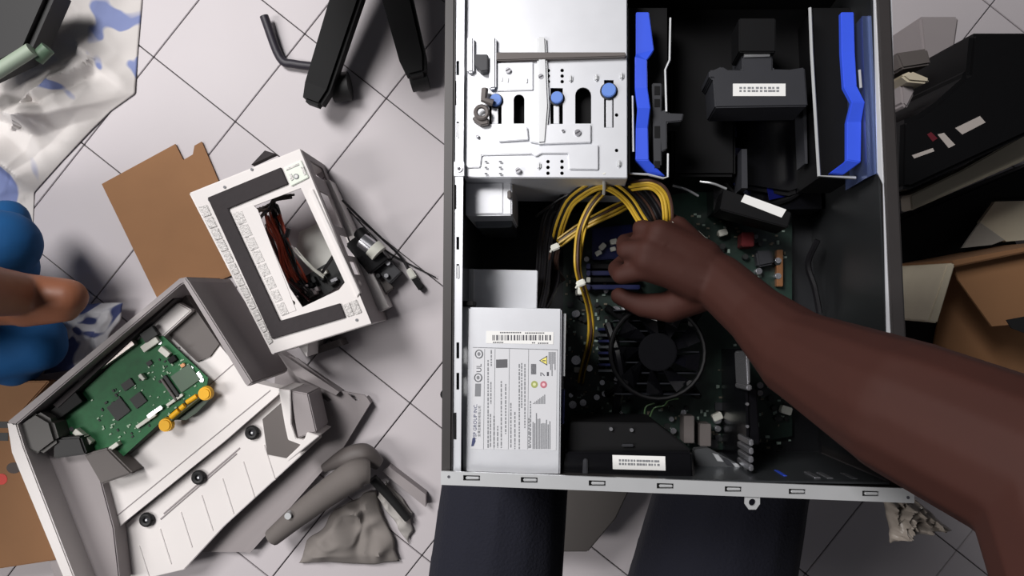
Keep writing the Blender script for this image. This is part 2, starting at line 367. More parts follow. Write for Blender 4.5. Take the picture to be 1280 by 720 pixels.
# ================================================================== DRIVE BRACKETS WITH BLUE LATCHES
def k4(cx, cy): return (780+cx/4, 60+cy/4)
def latch(parent, left, right, hs):
    st = [(L(*k4(*a), h), L(*k4(*b), h)) for a, b, h in zip(left, right, hs)]
    return MB().strip(st, 0.006).build('latch_bar', blue, parent, bevel=0.0006)
br = thing('drive_bracket', 'black drive bracket with blue latch bar beside the metal drive cage', 'drive bracket', CM)
cpr('bracket_floor', [k4(20, -200), k4(215, -200), k4(218, 640), k4(25, 625)], -0.11, -0.045, black, br)
cpr('bracket_side', [k4(14, -200), k4(24, -200), k4(30, 628), k4(20, 628)], -0.09, -0.014, black, br)
latch(br, [(60, -180), (60, 30), (55, 45), (55, 200), (68, 300), (60, 400), (58, 560), (130, 636)],
      [(125, -180), (150, 10), (115, 60), (118, 200), (132, 300), (120, 400), (124, 560), (206, 640)],
      [-0.02, -0.02, -0.016, -0.016, -0.012, -0.018, -0.018, -0.026])
cpr('slotted_arm', [k4(140, 175), k4(190, 175), k4(188, 590), k4(150, 590)], -0.05, -0.022, char, br, 0.0008)
for a, b in ((190, 235), (255, 295), (390, 450), (565, 600)):
    cpr('arm_slot', [k4(152, a), k4(180, a), k4(180, b), k4(152, b)], -0.03, -0.0216, black, br)
cpr('arm_hook', [k4(*p) for p in ((178, 318), (215, 305), (225, 325), (300, 328), (290, 365), (215, 372), (216, 505), (188, 520))], -0.05, -0.021, char, br, 0.0008)
MB().tube([L(*k4(232, -150), -0.02), L(*k4(228, 60), -0.02), L(*k4(206, 110), -0.02), L(*k4(212, 318), -0.02)], 0.0010).build('edge_wire', silver, br, True)
MB().tube([L(*k4(220, 528), -0.02), L(*k4(219, 645), -0.02), L(*k4(195, 652), -0.02), L(*k4(120, 632), -0.02), L(*k4(22, 628), -0.02)], 0.0010).build('edge_wire', silver, br, True)
MB().tube([L(*k4(42, 240), -0.02), L(*k4(46, 520), -0.02)], 0.0012).build('edge_wire', silver, br, True)

br2 = thing('drive_bracket', 'black drive bracket with blue latch bar by right rim of computer', 'drive bracket', CM)
cpr('bracket_floor', [k4(945, -200), k4(1230, -200), k4(1210, 640), k4(985, 640)], -0.12, -0.05, black, br2)
latch(br2, [(1085, -180), (1088, 20), (1100, 195), (1140, 270), (1115, 370), (1115, 560), (1028, 625)],
      [(1150, -180), (1155, 20), (1165, 190), (1205, 270), (1188, 370), (1185, 570), (1100, 632)],
      [-0.02, -0.02, -0.018, -0.012, -0.018, -0.018, -0.028])
MB().tube([L(*k4(930, -200), -0.03), L(*k4(938, 20), -0.03), L(*k4(975, 640), -0.03), L(*k4(1158, 649), -0.03)], 0.0015).build('edge_wire', silver, br2, True)
MB().tube([L(*k4(1178, 110), -0.014), L(*k4(1185, 200), -0.014)], 0.0012).build('edge_wire', silver, br2, True)

# ================================================================== FRONT FAN DUCT WITH LABEL
duct = thing('fan_duct', 'charcoal plastic fan duct with white label between the two blue latches', 'fan duct', CM)
d1 = [(425, 110), (450, 108), (490, 90), (520, 108), (590, 110), (590, -150), (745, -150), (745, 104), (830, 106), (905, 95), (920, 290), (455, 298), (445, 150), (425, 150)]
cpr('duct_cover', [k4(*p) for p in d1], -0.075, -0.035, char, duct, 0.0012)
cpr('duct_throat', [k4(575, -150), k4(760, -150), k4(760, 20), k4(575, 20)], -0.06, -0.028, black, duct, 0.001)
MB().tube([L(*k4(600, 38), -0.034), L(*k4(728, 34), -0.034)], 0.0016).build('duct_clip', silver, duct)
def barlabel(parent, pts, h, name='label_sticker', rows=2, cols=10):
    o = cpr(name, pts, h-0.0004, h+0.0003, sticker, parent)
    P = [L(x, y, h) for x, y in pts]; mb = MB()
    for r in range(rows):
        for c in range(cols):
            u0 = 0.12+0.78*c/cols; u1 = u0+0.78/cols*random.uniform(0.5, 0.95); v0 = 0.28+0.5*r/rows; v1 = v0+0.5/rows*0.62
            q = []
            for u, v in ((u0, v0), (u1, v0), (u1, v1), (u0, v1)):
                a = P[0].lerp(P[1], u); b = P[3].lerp(P[2], u); q.append(a.lerp(b, v)[:2])
            mb.prism(q, h+0.0002, h+0.00045)
    mb.build('printed_lines', ink, o); return o
barlabel(duct, [k4(545, 178), k4(808, 178), k4(808, 240), k4(545, 240)], -0.0345)

fan = thing('front_fan', 'dark case fan with blue glimmers coloured into its blades under the labelled duct', 'fan', CM)
fc = L(960, 195, -0.12)
MB().prism([(fc.x+x*0.052, fc.y+y*0.052) for x, y in ((-1, -1), (1, -1), (1, 1), (-1, 1))], -0.165, -0.128).build('fan_frame', blackg, fan)
MB().tube([(fc.x+0.047*math.cos(a), fc.y+0.047*math.sin(a), -0.126) for a in [2*math.pi*k/28 for k in range(29)]], 0.003).build('fan_ring', black, fan, True)
MB().cyl(fc[:2], 0.016, -0.128, -0.119, 20).build('fan_hub', blackg, fan, True)
blade_m = mat('blue_glimmer_blade', (12, 18, 84), 0.25)  # bluish reflections inside the dark duct, put into the blade colour
for k in range(7):
    a = 2*math.pi*k/7
    mb = MB(); st = []
    for r in (0.015, 0.03, 0.044):
        st.append((Vector((fc.x+r*math.cos(a+r*5), fc.y+r*math.sin(a+r*5), -0.120)), Vector((fc.x+r*math.cos(a+0.5+r*5), fc.y+r*math.sin(a+0.5+r*5), -0.127))))
    mb.strip(st, 0.0008).build('fan_blade', blade_m, fan)
cpr('dark_filler_box', [k4(235, -200), k4(930, -200), k4(930, 300), k4(560, 300), k4(560, 640), k4(240, 640)], -0.165, -0.095, black, fan, 0.003)  # black block added to keep the interior around the fan dark
cpr('fan_cowl', [k4(560, 300), k4(930, 300), k4(960, 690), k4(830, 735), k4(600, 700)], -0.165, -0.118, blackg, fan, 0.004)
cpr('fan_rail', [k4(588, 505), k4(615, 505), k4(618, 700), k4(588, 700)], -0.115, -0.085, char, fan)
cpr('fan_rail', [k4(895, 295), k4(912, 295), k4(918, 578), k4(905, 578)], -0.10, -0.075, char, fan)

stc = thing('tagged_bracket', 'white tag strip on dark bracket below the front fan', 'bracket', CM)
cpr('bracket_bar', [(905, 236), (990, 266), (985, 285), (900, 262)], -0.13, -0.092, black, stc, 0.001)
cpr('tag_strip', [(931, 243), (983, 262), (977, 272), (926, 252)], -0.0925, -0.0915, sticker, stc)
for (x, y, x2, y2) in ((841, 82, 873, 95), (875, 77, 908, 86)):
    MB().tube(bez([L(780+(x-780), 150+y, -0.10), L((x+x2)/2, 148+(y+y2)/2, -0.097), L(x2, 150+y2, -0.10)], 10), 0.0012).build('bare_lead', silver, stc, True)

# ================================================================== POWER SUPPLY
psu = thing('power_supply', 'silver power supply with specification label in lower left of computer', 'power supply', CM)
HP = -0.012
cpr('housing', [(586, 384), (702, 386), (700, 594), (582, 592)], -0.165, HP, steel, psu, 0.0012)
cpr('side_flange', [(574, 383), (587, 384), (583.5, 592), (579, 592)], -0.165, HP-0.004, silver, psu, 0.0008)
cpr('connector_strip', [(702.5, 392), (707.5, 392), (706, 470), (701.5, 470)], -0.05, HP-0.006, silver, psu)
cpr('connector_strip', [(702.5, 488), (706, 488), (705, 530), (701.5, 530)], -0.05, HP-0.008, navy_pl, psu)
cpr('rubber_stop', [(574, 376), (592, 376), (592, 382), (574, 382)], -0.03, HP, black, psu, 0.0005)
def kp(cx, cy): return (560+cx/4, 410+cy/4)
lab = cpr('rating_label', [kp(126, 95), kp(546, 110), kp(540, 612), kp(112, 605)], HP-0.0002, HP+0.0003, mat('grey_label', (198, 199, 203), 0.5, 0.1, 0.02), psu)
bc = cpr('barcode_label', [kp(192, 14), kp(528, 20), kp(526, 82), kp(190, 76)], HP-0.0002, HP+0.0003, sticker, psu)
HL0, HL1 = HP+0.0002, HP+0.00045
mb = MB(); x = 222.0
while x < 512:
    w = random.choice((2.5, 4, 6, 8)); mb.prism(lp([kp(x, 35), kp(x+w, 35), kp(x+w, 62), kp(x, 62)], HL1), HL0, HL1); x += w+random.choice((4, 5, 7, 9))
mb.build('barcode', inkdk, bc)
mb = MB()
for x0, x1, y in ((260, 370, 23), (385, 490, 25), (225, 280, 72), (420, 440, 74), (450, 512, 76)):
    n = int((x1-x0)/9)
    for q in range(n): mb.prism(lp([kp(x0+q*9, y-3), kp(x0+q*9+6, y-3), kp(x0+q*9+6, y+3), kp(x0+q*9, y+3)], HL1), HL0, HL1)
mb.build('small_print', inkdk, bc)
mb = MB()
for x in (182, 234, 306, 402): mb.prism(lp([kp(x, 105), kp(x+2, 105), kp(x+2-6, 606), kp(x-6, 606)], HL1), HL0, HL1)
mb.prism(lp([kp(124, 95), kp(548, 108), kp(548, 111), kp(124, 98)], HL1), HL0, HL1)
mb.build('table_lines', ink, lab)
mb = MB()
for x, y0, y1 in ((200, 160, 600), (216, 110, 190), (214, 270, 380), (212, 430, 600), (230, 440, 598), (248, 490, 600), (266, 265, 600), (288, 280, 530),
                  (314, 375, 600), (334, 420, 605), (356, 180, 605), (368, 175, 400), (384, 180, 500), (404, 450, 605), (412, 365, 600)):
    y = y0
    while y < y1:
        w = random.uniform(8, 22); mb.prism(lp([kp(x-3, y), kp(x+3, y), kp(x+3, min(y1, y+w)), kp(x-3, min(y1, y+w))], HL1), HL0, HL1); y += w+random.uniform(3, 6)
for k in range(11):
    x = 425+k*8.4; y0 = 430+random.uniform(-15, 60); mb.prism(lp([kp(x-2.6, y0), kp(x+2.6, y0), kp(x+2.6, 605), kp(x-2.6, 605)], HL1), HL0, HL1)
for k in range(8):
    x = 427+k*8; mb.prism(lp([kp(x-2.4, 375-k*6), kp(x+2.4, 375-k*6), kp(x+2.4, 380), kp(x-2.4, 380)], HL1), HL0, HL1)
for k in range(5):
    x = 505+k*7.5; mb.prism(lp([kp(x-2.4, 120), kp(x+2.4, 120), kp(x+2.4, 180+30*(k % 3)), kp(x-2.4, 180+30*(k % 3))], HL1), HL0, HL1)
mb.build('rating_print', ink, lab)
cpr('grey_badge', [kp(240, 158), kp(297, 156), kp(297, 198), kp(240, 200)], HL0, HL1, mat('badge_grey', (84, 84, 88), 0.5), lab)
tri = cpr('warning_triangle', [kp(455, 163), kp(496, 138), kp(496, 188)], HL0, HL1, inkdk, lab)
cpr('triangle_fill', [kp(462, 163), kp(493, 145), kp(493, 181)], HL0, HL1+0.0001, mat('warning_yellow', (226, 214, 110), 0.5), tri)
cpr('triangle_mark', [kp(472, 161), kp(488, 161), kp(488, 166), kp(472, 166)], HL0, HL1+0.0002, inkdk, tri)
for (x, y, m1, m2) in ((432, 282, mat('badge_green', (150, 158, 92), 0.5), mat('badge_green_light', (204, 210, 160), 0.5)), (478, 283, mat('badge_red', (176, 104, 116), 0.5), mat('badge_red_light', (222, 182, 190), 0.5))):
    r_ = cpr('round_mark', [kp(*p) for p in oval(x, y, 17, 18, 18)], HL0, HL1, m1, lab)
    cpr('mark_centre', [kp(*p) for p in oval(x, y, 8, 8, 12)], HL0, HL1+0.0001, m2, r_)
mb = MB()
for q in ([(462, 222), (466, 222), (466, 240), (462, 240)], [(470, 222), (484, 238), (480, 240), (468, 226)], [(494, 220), (504, 220), (504, 240), (494, 240)]):
    mb.prism(lp([kp(*p) for p in q], HL1), HL0, HL1)
for k in range(6): mb.prism(lp([kp(415+k*4.5, 180), kp(418+k*4.5, 180), kp(418+k*4.5, 232), kp(415+k*4.5, 232)], HL1), HL0, HL1)
mb.build('disposal_marks', inkdk, lab)
for x, y in ((154, 130), (150, 248)):
    MB().tube([L(*kp(*p), HL1) for p in oval(x, y, 18, 20, 18)+[(x+18, y)]], 0.0005, 5).build('approval_ring', ink, lab)
    cpr('approval_core', [kp(*p) for p in oval(x, y, 8, 10, 10)], HL0, HL1, ink, lab)
cpr('certificate_box', [kp(136, 278), kp(165, 278), kp(163, 342), kp(134, 342)], HL0, HL1, ink, lab)
p = L(*kp(166, 222), HL1); text('approval_letters', 'UL', 0.0060, p, math.pi/2, inkdk, lab)
p = L(*kp(141, 556), HL1); text('maker_lettering', 'FSP GROUP INC.', 0.0040, p, math.pi/2-0.02, inkblue, lab)
p = L(*kp(160, 545), HL1); text('maker_small_lettering', '全漢企業股份有限公司', 0.0026, p, math.pi/2-0.02, ink, lab)
cpr('maker_logo', [kp(*p) for p in ((116, 592), (122, 552), (134, 546), (138, 566), (128, 590))], HL0, HL1, inkblue, lab)

# ================================================================== SMALL WHITE METAL BOX
ob = thing('drive_housing', 'small white metal box tucked under the drive cage edge', 'metal box', CM)
cpr('box_body', [(582, 226), (640, 224), (640, 269), (582, 270)], -0.10, -0.032, steel, ob, 0.0012)
cpr('box_lid', [(584, 229), (629, 228), (629, 267), (584, 268)], -0.033, -0.031, steel, ob, 0.0008)
cpr('box_latch', [(634, 238), (639, 238), (639, 248), (634, 248)], -0.034, -0.029, grey_dk, ob, 0.0008)
cpr('lower_step', [(592, 268), (640, 266), (640, 284), (596, 285)], -0.12, -0.06, steel_dk, ob, 0.001)

# ================================================================== MOTHERBOARD
mobo = thing('motherboard', 'dark green motherboard crowded with parts at bottom of open computer', 'motherboard', CM)
HM = -0.166
cpr('circuit_board', [(704, 268), (704, 562), (905, 562), (990, 545), (990, 240), (860, 240)], HM-0.002, HM, pcb_dk, mobo)
cap_me = MB().cyl((0, 0), 0.004, 0, 0.011, 12).mesh('capacitor', metal_dot, True, 0.0006)
capk_me = MB().cyl((0, 0), 0.0035, 0, 0.009, 12).mesh('capacitor', chip, True, 0.0006)
res_me = MB().box((0, 0, 0.001), (0.0035, 0.002, 0.002)).mesh('resistor', mat('tan_resistor', (120, 112, 96), 0.5))
resw_me = MB().box((0, 0, 0.001), (0.0042, 0.0026, 0.002)).mesh('resistor', mat('pale_resistor', (150, 168, 158), 0.4))
chip_me = MB().box((0, 0, 0.0012), (0.009, 0.009, 0.0024)).mesh('chip', chip, False, 0.0004)
choke_me = MB().box((0, 0, 0.003), (0.009, 0.009, 0.006)).mesh('choke', char, False, 0.0008)
conn_me = MB().box((0, 0, 0.004), (0.008, 0.006, 0.008)).mesh('header', conn_w, False, 0.0006)
def place(me, px, py, rz=0.0, h=HM, s=1.0):
    o = link(me.name, me, mobo); p = L(px, py, h); o.location = p; o.rotation_euler.z = rz; o.scale = (s, s, s); return o
zones = [(708, 345, 760, 525, 150), (845, 268, 985, 350, 80), (800, 505, 905, 560, 60), (895, 430, 930, 560, 34), (760, 490, 800, 530, 20), (945, 470, 988, 560, 36)]
for x0, y0, x1, y1, n in zones:
    for k in range(n):
        me = random.choice((res_me, res_me, res_me, resw_me, resw_me, resw_me, capk_me, capk_me, chip_me, choke_me, cap_me) if k % 3 else (res_me, resw_me))
        place(me, random.uniform(x0, x1), random.uniform(y0, y1), random.choice((0, math.pi/2)), HM, random.uniform(0.55, 1.0))
for x, y, s in ((769, 389, 1.2), (719, 393, 0.9), (720, 450, 1.2), (771, 474, 0.9), (775, 478, 0.8), (716, 505, 1.0), (894, 523, 1.1), (733, 325, 0.7), (970, 327, 0.8), (970, 346, 0.8)):
    place(cap_me, x, y, 0, HM, s)
for x, y, r, s in ((724, 357, 0.2, 0.9), (724, 366, 0, 1.0), (722, 462, 0, 0.9), (902, 292, 0.3, 1.1), (897, 318, 0.6, 0.8), (903, 326, 0.4, 0.7), (876, 300, -0.8, 1.2), (872, 294, -0.8, 0.9), (895, 520, 0.4, 1.2), (980, 512, -0.3, 1.3), (905, 470, 0, 0.5), (912, 478, 0, 0.5)):
    place(conn_me, x, y, r, HM+0.004, s)
# cluster of bright sockets above the memory
for x, y, s in ((748, 317, 0.8), (753, 309, 0.9), (767, 303, 0.9), (779, 300, 1.1), (766, 312, 0.7)):
    place(conn_me, x, y, random.uniform(0, 1), HM+0.012, s)
cpr('socket_block', [(740, 285), (790, 280), (800, 322), (740, 325)], HM, HM+0.012, navy_pl, mobo, 0.001)
for k, y in enumerate((330, 338.5, 347, 356)):
    sl = cpr('memory_slot', rect(735, y, 800, y+5.5), HM, HM+0.016, navy_pl if k % 2 else black, mobo, 0.0005)
    cpr('slot_key', rect(733, y-0.5, 738, y+6), HM, HM+0.022, conn_w if k == 2 else navy_pl, sl, 0.0005)
rc = cpr('red_socket', rect(927, 290, 943, 308), HM, HM+0.02, conn_r, mobo, 0.001)
cpr('battery_holder', [(945, 314), (965, 312), (968, 330), (948, 334)], HM, HM+0.014, char, mobo, 0.002)
cpr('card_slot', rect(855, 520, 868, 554), HM, HM+0.03, grey_dk, mobo, 0.0006)
cpr('card_slot', rect(875, 530, 889, 558), HM, HM+0.03, grey_dk, mobo, 0.0006)
cpr('edge_contact', rect(971, 312, 979, 358), HM, HM+0.008, gold, mobo, 0.0006)
for k in range(8): cpr('heatsink_fin', rect(748, 410+k*7.4, 766, 413+k*7.4), HM, HM+0.028, steel_dk if k % 2 else navy_pl, mobo)
for k in range(7): cpr('coil_fin', rect(779+k*3.4, 378, 781+k*3.4, 392), HM, HM+0.03, silver, mobo)
wire_g = mat('green_wire', (70, 96, 62), 0.5)
MB().tube(bez([L(812, 522, -0.13), L(818, 510, -0.125), L(830, 507, -0.125), L(836, 500, -0.12), L(848, 498, -0.12)], 20), 0.0008).build('loop_wire', wire_g, mobo)
MB().tube(bez([L(812, 522, -0.13), L(806, 518, -0.13), L(808, 508, -0.128), L(818, 504, -0.128)], 16), 0.0008).build('loop_wire', wire_g, mobo)

# ================================================================== CPU COOLER
cool = thing('processor_cooler', 'black processor cooler fan half hidden under the forearm', 'cooler', CM)
cc = L(822, 440, -0.095)
for k in range(9):
    MB().box((cc.x, cc.y-0.040+k*0.010, -0.130), (0.080, 0.0012, 0.05)).build('cooler_fin', mat('dark_fin', (34, 36, 42), 0.4, 0.6), cool)
MB().tube([(cc.x+0.044*math.cos(a), cc.y+0.044*math.sin(a), -0.097) for a in [2*math.pi*k/32 for k in range(33)]], 0.0022, 8).build('fan_ring', black, cool, True)
MB().cyl(cc[:2], 0.018, -0.106, -0.093, 24).build('fan_hub', blackg, cool, True, 0.001)
for k in range(9):
    a = 2*math.pi*k/9; st = []
    for r in (0.016, 0.029, 0.041):
        st.append((Vector((cc.x+r*math.cos(a+r*6), cc.y+r*math.sin(a+r*6), -0.095)), Vector((cc.x+r*math.cos(a+0.42+r*6), cc.y+r*math.sin(a+0.42+r*6), -0.104))))
    MB().strip(st, 0.0008).build('fan_blade', blackg, cool)
for a in (0.7, 2.35, 3.9, 5.5):
    MB().tube([(cc.x+0.042*math.cos(a), cc.y+0.042*math.sin(a), -0.097), (cc.x+0.062*math.cos(a), cc.y+0.062*math.sin(a), -0.14), (cc.x+0.062*math.cos(a), cc.y+0.062*math.sin(a), HM)], 0.0035).build('cooler_leg', black, cool, True)
MB().tube([L(760, 405, -0.11), L(772, 440, -0.10), L(778, 470, -0.10), L(770, 515, -0.13)], 0.0045).build('retaining_arm', blackg, cool, True)

# ================================================================== REAR BAFFLE WITH LABEL
def k8(cx, cy): return (680+cx/4, 490+cy/4)
baf = thing('rear_baffle', 'black plastic air baffle with white label beside the power supply', 'air baffle', CM)
cpr('baffle_top', [k8(*p) for p in ((110, 300), (740, 300), (745, 435), (92, 412))], -0.12, -0.022, blackg, baf, 0.0015)
cpr('baffle_slope', [k8(*p) for p in ((130, 150), (560, 155), (735, 290), (735, 302), (112, 302))], -0.12, -0.034, black, baf, 0.003)
cpr('baffle_tab', [k8(*p) for p in ((388, 262), (450, 262), (450, 274), (388, 274))], -0.04, -0.030, char, baf, 0.0008)
cpr('baffle_clip', [k8(*p) for p in ((196, 335), (218, 335), (220, 412), (192, 412))], -0.04, -0.019, char, baf, 0.0008)
barlabel(baf, [k8(342, 315), k8(606, 322), k8(608, 393), k8(344, 386)], -0.0215, cols=14)
for x, y in ((335, 185), (438, 190)):
    MB().cyl(L(*k8(x, y), -0.032)[:2], 0.0016, -0.034, -0.031, 10).build('rivet', metal_dot, baf, True)

# ================================================================== EXPANSION CARD (edge on) AND SLOT COVERS
xc = thing('expansion_card', 'upright expansion card seen edge on with shiny metal top edge', 'expansion card', CM)
cpr('card_board', [(931, 436), (934, 436), (937, 600), (934, 600)], -0.16, -0.055, blackg, xc)
cpr('card_shroud', [(935, 486), (946, 486), (950, 556), (938, 556)], -0.14, -0.056, blackg, xc, 0.001)
cpr('metal_edge', [(932, 440), (937, 438), (938, 479), (934, 482)], -0.08, -0.036, metal_dot, xc, 0.0008)
cpr('edge_ferrule', rect(933, 481, 940, 488), -0.08, -0.036, metal_dot, xc, 0.001)
for k in range(4): cpr('bracket_tab', [(936, 550+k*10.5), (941.5, 549+k*10.5), (942.5, 557+k*10.5), (937, 558+k*10.5)], -0.08, -0.036+0.002*(k % 2), metal_dot, xc, 0.0008)
for x, y in ((934, 505), (934, 533)): MB().cyl(L(x, y, -0.054)[:2], 0.0014, -0.056, -0.053, 10).build('solder_dot', metal_dot, xc, True)
xd = thing('slot_cover_plate', 'grey vented slot covers in the rear beside the black baffle', 'slot cover', CM)
cpr('cover_sheet', [(868, 562), (885, 560), (932, 585), (932, 606), (872, 602)], -0.09, -0.075, mat('dull_grey_steel', (84, 86, 88), 0.45, 0.6), xd, 0.001)
for k in range(3): cpr('cover_slot', [(890+k*12, 566+k*6), (898+k*12, 568+k*6), (906+k*12, 578+k*5), (897+k*12, 577+k*5)], -0.078, -0.0745, silver if k != 1 else char, xd, 0.0005)
cnb = thing('blue_connector', 'small blue plug behind the rear flange under the arm', 'connector', CM)
cpr('plug_body', [(978, 594), (1000, 598), (1016, 600), (1012, 606), (980, 603)], -0.06, -0.03, blue, cnb, 0.001)
for k in range(3):
    tab = thing('slot_bracket_end', 'small bright slot bracket end %s' % ('next to the blue plug', 'between two others along the rear flange', 'nearest the right end of rear flange')[k], 'bracket', CM, 'slot bracket ends by the rear flange')
    x = (1022, 1038, 1069)[k]
    cpr('bent_tab', [(x-6, 597+k), (x+6, 598+k), (x+10, 603+k), (x-4, 603+k)], -0.05, -0.024, metal_dot, tab, 0.0006)
    cpr('tab_lip', [(x-4, 596+k), (x+4, 596.5+k), (x+4, 598.5+k), (x-4, 598.5+k)], -0.05, -0.022, metal_dot, tab, 0.0004)

# ================================================================== CABLES
cab = thing('cable_bundle', 'bundle of yellow and black power cables arching into the hand', 'cables', CM)
def wires(path, n, mats, spread, r=0.0014, name='wire'):
    for k in range(n):
        off = Vector((random.uniform(-1, 1), random.uniform(-1, 1), 0))*spread; P = []
        for i, (x, y, h) in enumerate(path):
            q = L(x, y, h); t = L(*path[min(i+1, len(path)-1)])-L(*path[max(i-1, 0)]); nn = Vector((-t.y, t.x, 0))
            nn = nn.normalized() if nn.length else Vector((1, 0, 0))
            w = (k-(n-1)/2)*spread
            P.append(q+nn*w+Vector((0, 0, random.uniform(-1, 1)*0.0012+(k % 2)*0.0015))+off*0.15)
        MB().tube(bez(P, 36), r, 6).build(name, mats[k % len(mats)], cab, True)
wires([(694, 300, -0.10), (700, 278, -0.08), (711, 254, -0.06), (727, 240, -0.045), (742, 232, -0.04), (756, 230, -0.038), (772, 237, -0.04), (788, 251, -0.045), (800, 270, -0.05), (812, 289, -0.055), (820, 305, -0.07)], 5, [wire_y, wire_y, wire_k, wire_y, wire_k], 0.0024)
wires([(775, 236, -0.05), (793, 232, -0.042), (813, 231, -0.04), (826, 238, -0.04), (833, 252, -0.042), (835, 277, -0.05), (832, 292, -0.07)], 4, [wire_y, wire_y, wire_y, wire_o], 0.0023)
wires([(760, 229, -0.046), (776, 229, -0.044), (796, 238, -0.046), (812, 255, -0.05), (822, 275, -0.055), (824, 292, -0.07)], 7, [wire_k, wire_k, wire_o, wire_k], 0.0023)
wires([(753, 241, -0.05), (739, 257, -0.052), (729, 277, -0.055), (724, 294, -0.06), (722, 314, -0.065), (722, 332, -0.07), (725, 348, -0.08), (731, 364, -0.09), (738, 392, -0.11), (738, 425, -0.12), (729, 462, -0.14), (726, 478, -0.15)], 3, [wire_y, wire_o, wire_y], 0.0020)
wires([(748, 246, -0.052), (738, 266, -0.056), (731, 290, -0.06), (727, 312, -0.07), (725, 330, -0.08)], 1, [wire_y], 0.002)
wires([(700, 306, -0.09), (718, 293, -0.085), (737, 281, -0.08), (769, 266, -0.078), (785, 258, -0.08), (800, 255, -0.085)], 2, [wire_y, wire_y], 0.0024)
wires([(698, 300, -0.092), (725, 281, -0.088), (760, 262, -0.084), (785, 250, -0.085)], 2, [wire_o, wire_y], 0.0022, 0.0011)
wires([(694, 312, -0.09), (692, 325, -0.10), (694, 340, -0.12), (702, 352, -0.14)], 4, [wire_o, wire_k, wire_o], 0.0024)
wires([(704, 262, -0.085), (690, 268, -0.09), (682, 300, -0.10), (680, 330, -0.10), (677, 360, -0.09), (672, 384, -0.08)], 6, [wire_k], 0.0024, 0.0017)
wires([(700, 258, -0.08), (694, 290, -0.11), (692, 325, -0.12), (693, 350, -0.11), (684, 374, -0.09), (676, 388, -0.08)], 4, [wire_k], 0.0024, 0.0017)
wires([(670, 270, -0.09), (686, 258, -0.08), (705, 246, -0.075), (720, 240, -0.07)], 1, [wire_k], 0.002, 0.0012)
wires([(690, 300, -0.11), (697, 266, -0.09), (712, 247, -0.075), (735, 236, -0.06), (760, 234, -0.056), (785, 240, -0.06), (810, 262, -0.07)], 6, [wire_k, wire_o, wire_k], 0.0026)
wires([(1022, 300, -0.12), (1010, 330, -0.13), (1018, 360, -0.13), (1024, 392, -0.13)], 1, [wire_k], 0.002, 0.003)
MB().tube([L(755, 216, -0.01), L(755.5, 230, -0.028), L(755, 242, -0.045)], 0.0016).build('cable_tie', tie_m, cab, True)
for x, y, h in ((838, 283, -0.045), (694, 309, -0.082), (726, 354, -0.075)):
    t = MB().box(L(x, y, h), (0.0085, 0.006, 0.006), 0.4).build('cable_tie', tie_m, cab, bevel=0.001)
    MB().tube([L(x-3, y+1, h), L(x-6, y+6, h-0.003)], 0.0011).build('tie_tail', tie_m, t, True)
pl = MB().prism(lp([(812, 284), (838, 280), (843, 304), (816, 308)], -0.075), -0.11, -0.075).build('plug_body', black, cab, bevel=0.001)
MB().prism(lp([(722, 352), (731, 352), (731, 368), (722, 368)], -0.10), -0.12, -0.10).build('plug_body', conn_w, cab, bevel=0.0008)

# ================================================================== PERSON HOLDING THE CABLE (right arm, lap)
def P3(px, py, z): return W(px, py, z)
wr = P3(898, 352, 0.715); f1 = P3(1003, 446, 0.80); f2 = P3(1130, 510, 0.88); el = P3(1330, 600, 0.95)
sh = Vector((0.30, -0.37, 1.07))
f0 = P3(945, 394, 0.755)
caps = [(wr, 0.025, f0, 0.026), (f0, 0.026, f1, 0.035), (f1, 0.035, f2, 0.046), (f2, 0.046, el, 0.050), (el, 0.050, Vector((0.31, -0.22, 1.01)), 0.052), (Vector((0.31, -0.22, 1.01)), 0.052, sh, 0.062)]
mcp = [P3(809, 337, 0.713), P3(811, 313, 0.719), P3(825, 293, 0.716), P3(847, 283, 0.706)]
fing = [[(777, 344, 0.703), (770, 336, 0.678), (784, 322, 0.664)], [(783, 313, 0.708), (781, 303, 0.680), (798, 298, 0.662)],
        [(802, 286, 0.704), (805, 279, 0.676), (818, 284, 0.660)], [(829, 271, 0.694), (831, 270, 0.672), (838, 279, 0.658)]]
fr = [(0.0094, 0.0090, 0.0082, 0.0072), (0.0096, 0.0092, 0.0084, 0.0074), (0.0092, 0.0088, 0.008, 0.007), (0.0082, 0.0078, 0.0070, 0.0062)]
for k, (m_, js) in enumerate(zip(mcp, fing)):
    caps.append((wr, 0.020, m_, 0.0112 if k < 3 else 0.010)); q = m_
    for j, pt in enumerate(js):
        p = P3(*pt); caps.append((q, fr[k][j], p, fr[k][j+1])); q = p
caps += [(wr.lerp(mcp[0], 0.3), 0.022, mcp[1].lerp(mcp[0], 0.5), 0.014), (wr.lerp(mcp[3], 0.4), 0.019, mcp[2], 0.0135)]
t0, t1, t2, t3 = P3(872, 366, 0.700), P3(838, 384, 0.695), P3(803, 382, 0.685), P3(774, 370, 0.676)
caps += [(wr, 0.02, t0, 0.019), (t0, 0.019, t1, 0.0145), (t1, 0.0145, t2, 0.0112), (t2, 0.0112, t3, 0.0085)]
